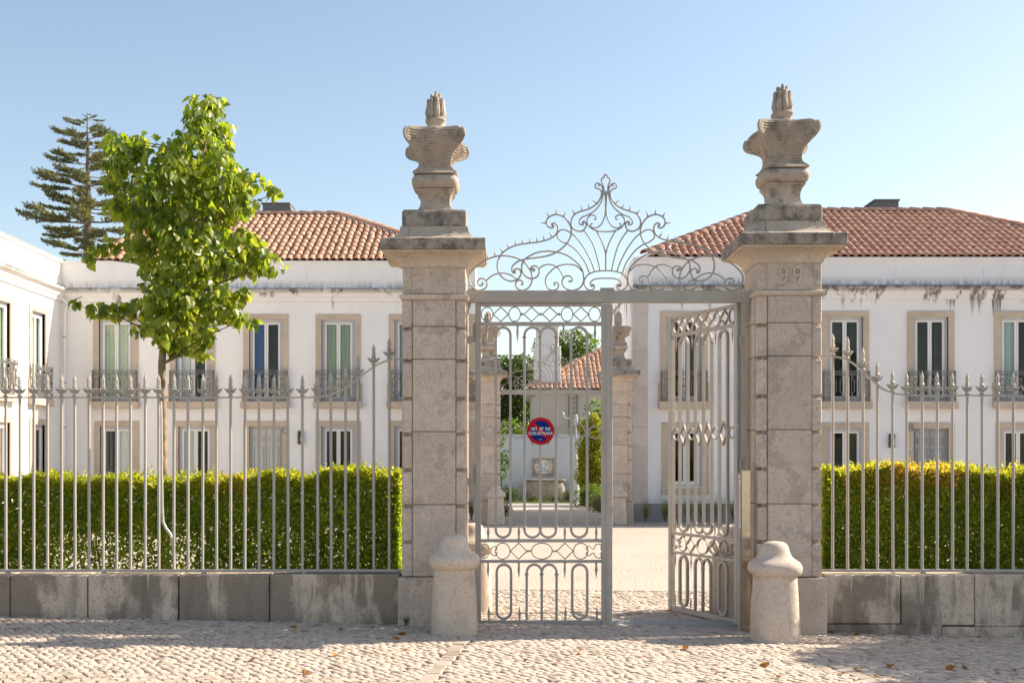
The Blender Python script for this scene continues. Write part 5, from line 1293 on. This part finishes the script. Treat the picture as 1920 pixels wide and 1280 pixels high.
for py, hw_, nb in tiers:
    a0 = rng.uniform(0, 6.28); z = PZ(py, ZP)
    for i in range(nb):
        a = a0 + 2 * math.pi * i / nb + rng.normal(0, .12); l_ = hw_ / Sp * rng.uniform(.70, .93)
        link('branch', PB[int(rng.integers(4))], np_, (0, 0, z + rng.normal(0, .12)), (rng.normal(0, .06), rng.normal(.0, .035), a), (l_, l_, l_ * (1.1 if hw_ > 60 else 1)))

# street tree standing outside the picture to the right: its shade falls on the pavement
leafy('street_tree', (13.4, 13.5, 0), cloud(60, 1.7, 1.7, 3.5, 5.9, .6, .95), .18, 1600, 'garden_leaf', 'street tree at the kerb beyond the right end of fence', 'tree', .16, 3.6)

# ------------------------------------------------------------------ fallen leaves
FL = [(1437, 1250, 1.5, 'large orange leaf on the cobbles right of the right bollard, lying nearest bottom edge'), (1670, 1251, 1.4, 'curled brown leaf on the cobbles below the right fence, largest of its cluster'), (1283, 1217, 1.5, 'curled orange leaf on the cobbles in front of the open gate leaf'),
      (1608, 1191, 1.3, 'bright brown leaf against the foot of the right low wall'), (1556, 1186, 1.1, 'dark leaf at the foot of the pillar numbered 99'), (752, 1190, 1.2, 'brown leaf on shaded cobbles left of the left bollard, upper of two'), (743, 1199, 1.2, 'brown leaf on shaded cobbles left of the left bollard, lower of two'),
      (570, 1264, 1.3, 'flat brown leaf on sunlit cobbles near bottom left'), (626, 1231, 1.0, 'small brown leaf at edge of the pillar shadow'), (552, 1177, 1.3, 'long tan leaf beside the left low wall'), (1770, 1188, 1.2, 'orange leaf near the right low wall footing joint'), (1785, 1255, 1.6, 'pale torn leaf in a short row at lower right'), (1808, 1254, 1.2, 'brown leaf ending a short row at lower right')]
FLg = [(1706, 1195, 'tiny leaf scrap by the right wall footing, between bright leaf and pillar'), (1835, 1195, 'small brown leaf scrap near the wall footing, far right of the pavement'), (1870, 1262, 'brown leaf scrap close to the lower right corner'), (1902, 1258, 'last leaf scrap before the right edge of the pavement'),
       (1642, 1270, 'yellow leaf scrap beside the bottom edge, right of the orange leaf'), (1580, 1265, 'narrow leaf scrap between the orange leaf and the leaf row'), (1605, 1256, 'dark leaf scrap in the pair above the bottom edge, upper one'), (1556, 1241, 'leaf scrap on sunlit cobbles below the numbered pillar'),
       (760, 1219, 'leaf scrap on the shadow edge in front of the left bollard'), (1085, 1228, 'leaf scrap in the middle of the pavement, left of the orange curled leaf'), (985, 1239, 'leaf scrap on open sunlit cobbles below the closed gate leaf'), (1460, 1271, 'leaf scrap just below the large orange leaf'), (1500, 1221, 'leaf scrap beside the foot of the right bollard'),
       (640, 1180, 'leaf scrap against the left wall, near its last joint'), (700, 1177, 'leaf scrap against the left wall, next to the pillar plinth'), (470, 1239, 'lone leaf scrap on sunlit cobbles at lower left'), (1345, 1262, 'leaf scrap near the bottom edge, below the open gate leaf')]
def leaf_shape(k):
    r = np.random.default_rng(k); v = [(0, 0, .004)]; n = 11
    for i in range(n):
        a = 2 * math.pi * i / n; rr = (.5 + .2 * math.cos(a) + (.14 if i % 2 else -.05)) * (1 + r.normal(0, .06))
        v.append((rr * math.cos(a), rr * .75 * math.sin(a), .05 + .28 * abs(math.sin(a)) * r.uniform(.3, 1.3) + .1 * r.random()))
    b = MB(); b.add(v, [(0, 1 + i, 1 + (i + 1) % n) for i in range(n)]); b.add([(-.25, 0, .05), (-.25, .02, .05), (-.75, .03, .12), (-.75, .01, .12)], [(0, 1, 2, 3)])
    return b.mesh('fallen_leaf', 'fallen_leaf')
LS = [leaf_shape(k) for k in range(5)]
def drop(px, py, s, lab):
    Z_ = 12.0
    for _ in range(6): Z_ = F * (EYE - gz(PX(px, Z_), Z_)) / (py - HY)
    x = PX(px, Z_); o = link('fallen_leaf', LS[int(rng.integers(5))], None, (x, Z_, gz(x, Z_) + .006), (rng.normal(0, .2), rng.normal(0, .2), rng.uniform(0, 6.28)), (s * .062,) * 3)
    tag(o, lab, 'leaf', 'dry leaves on the cobbles')
for px, py, s, lab in FL: drop(px, py, s, lab)
for px, py, lab in FLg: drop(px, py, rng.uniform(.6, .95), lab)
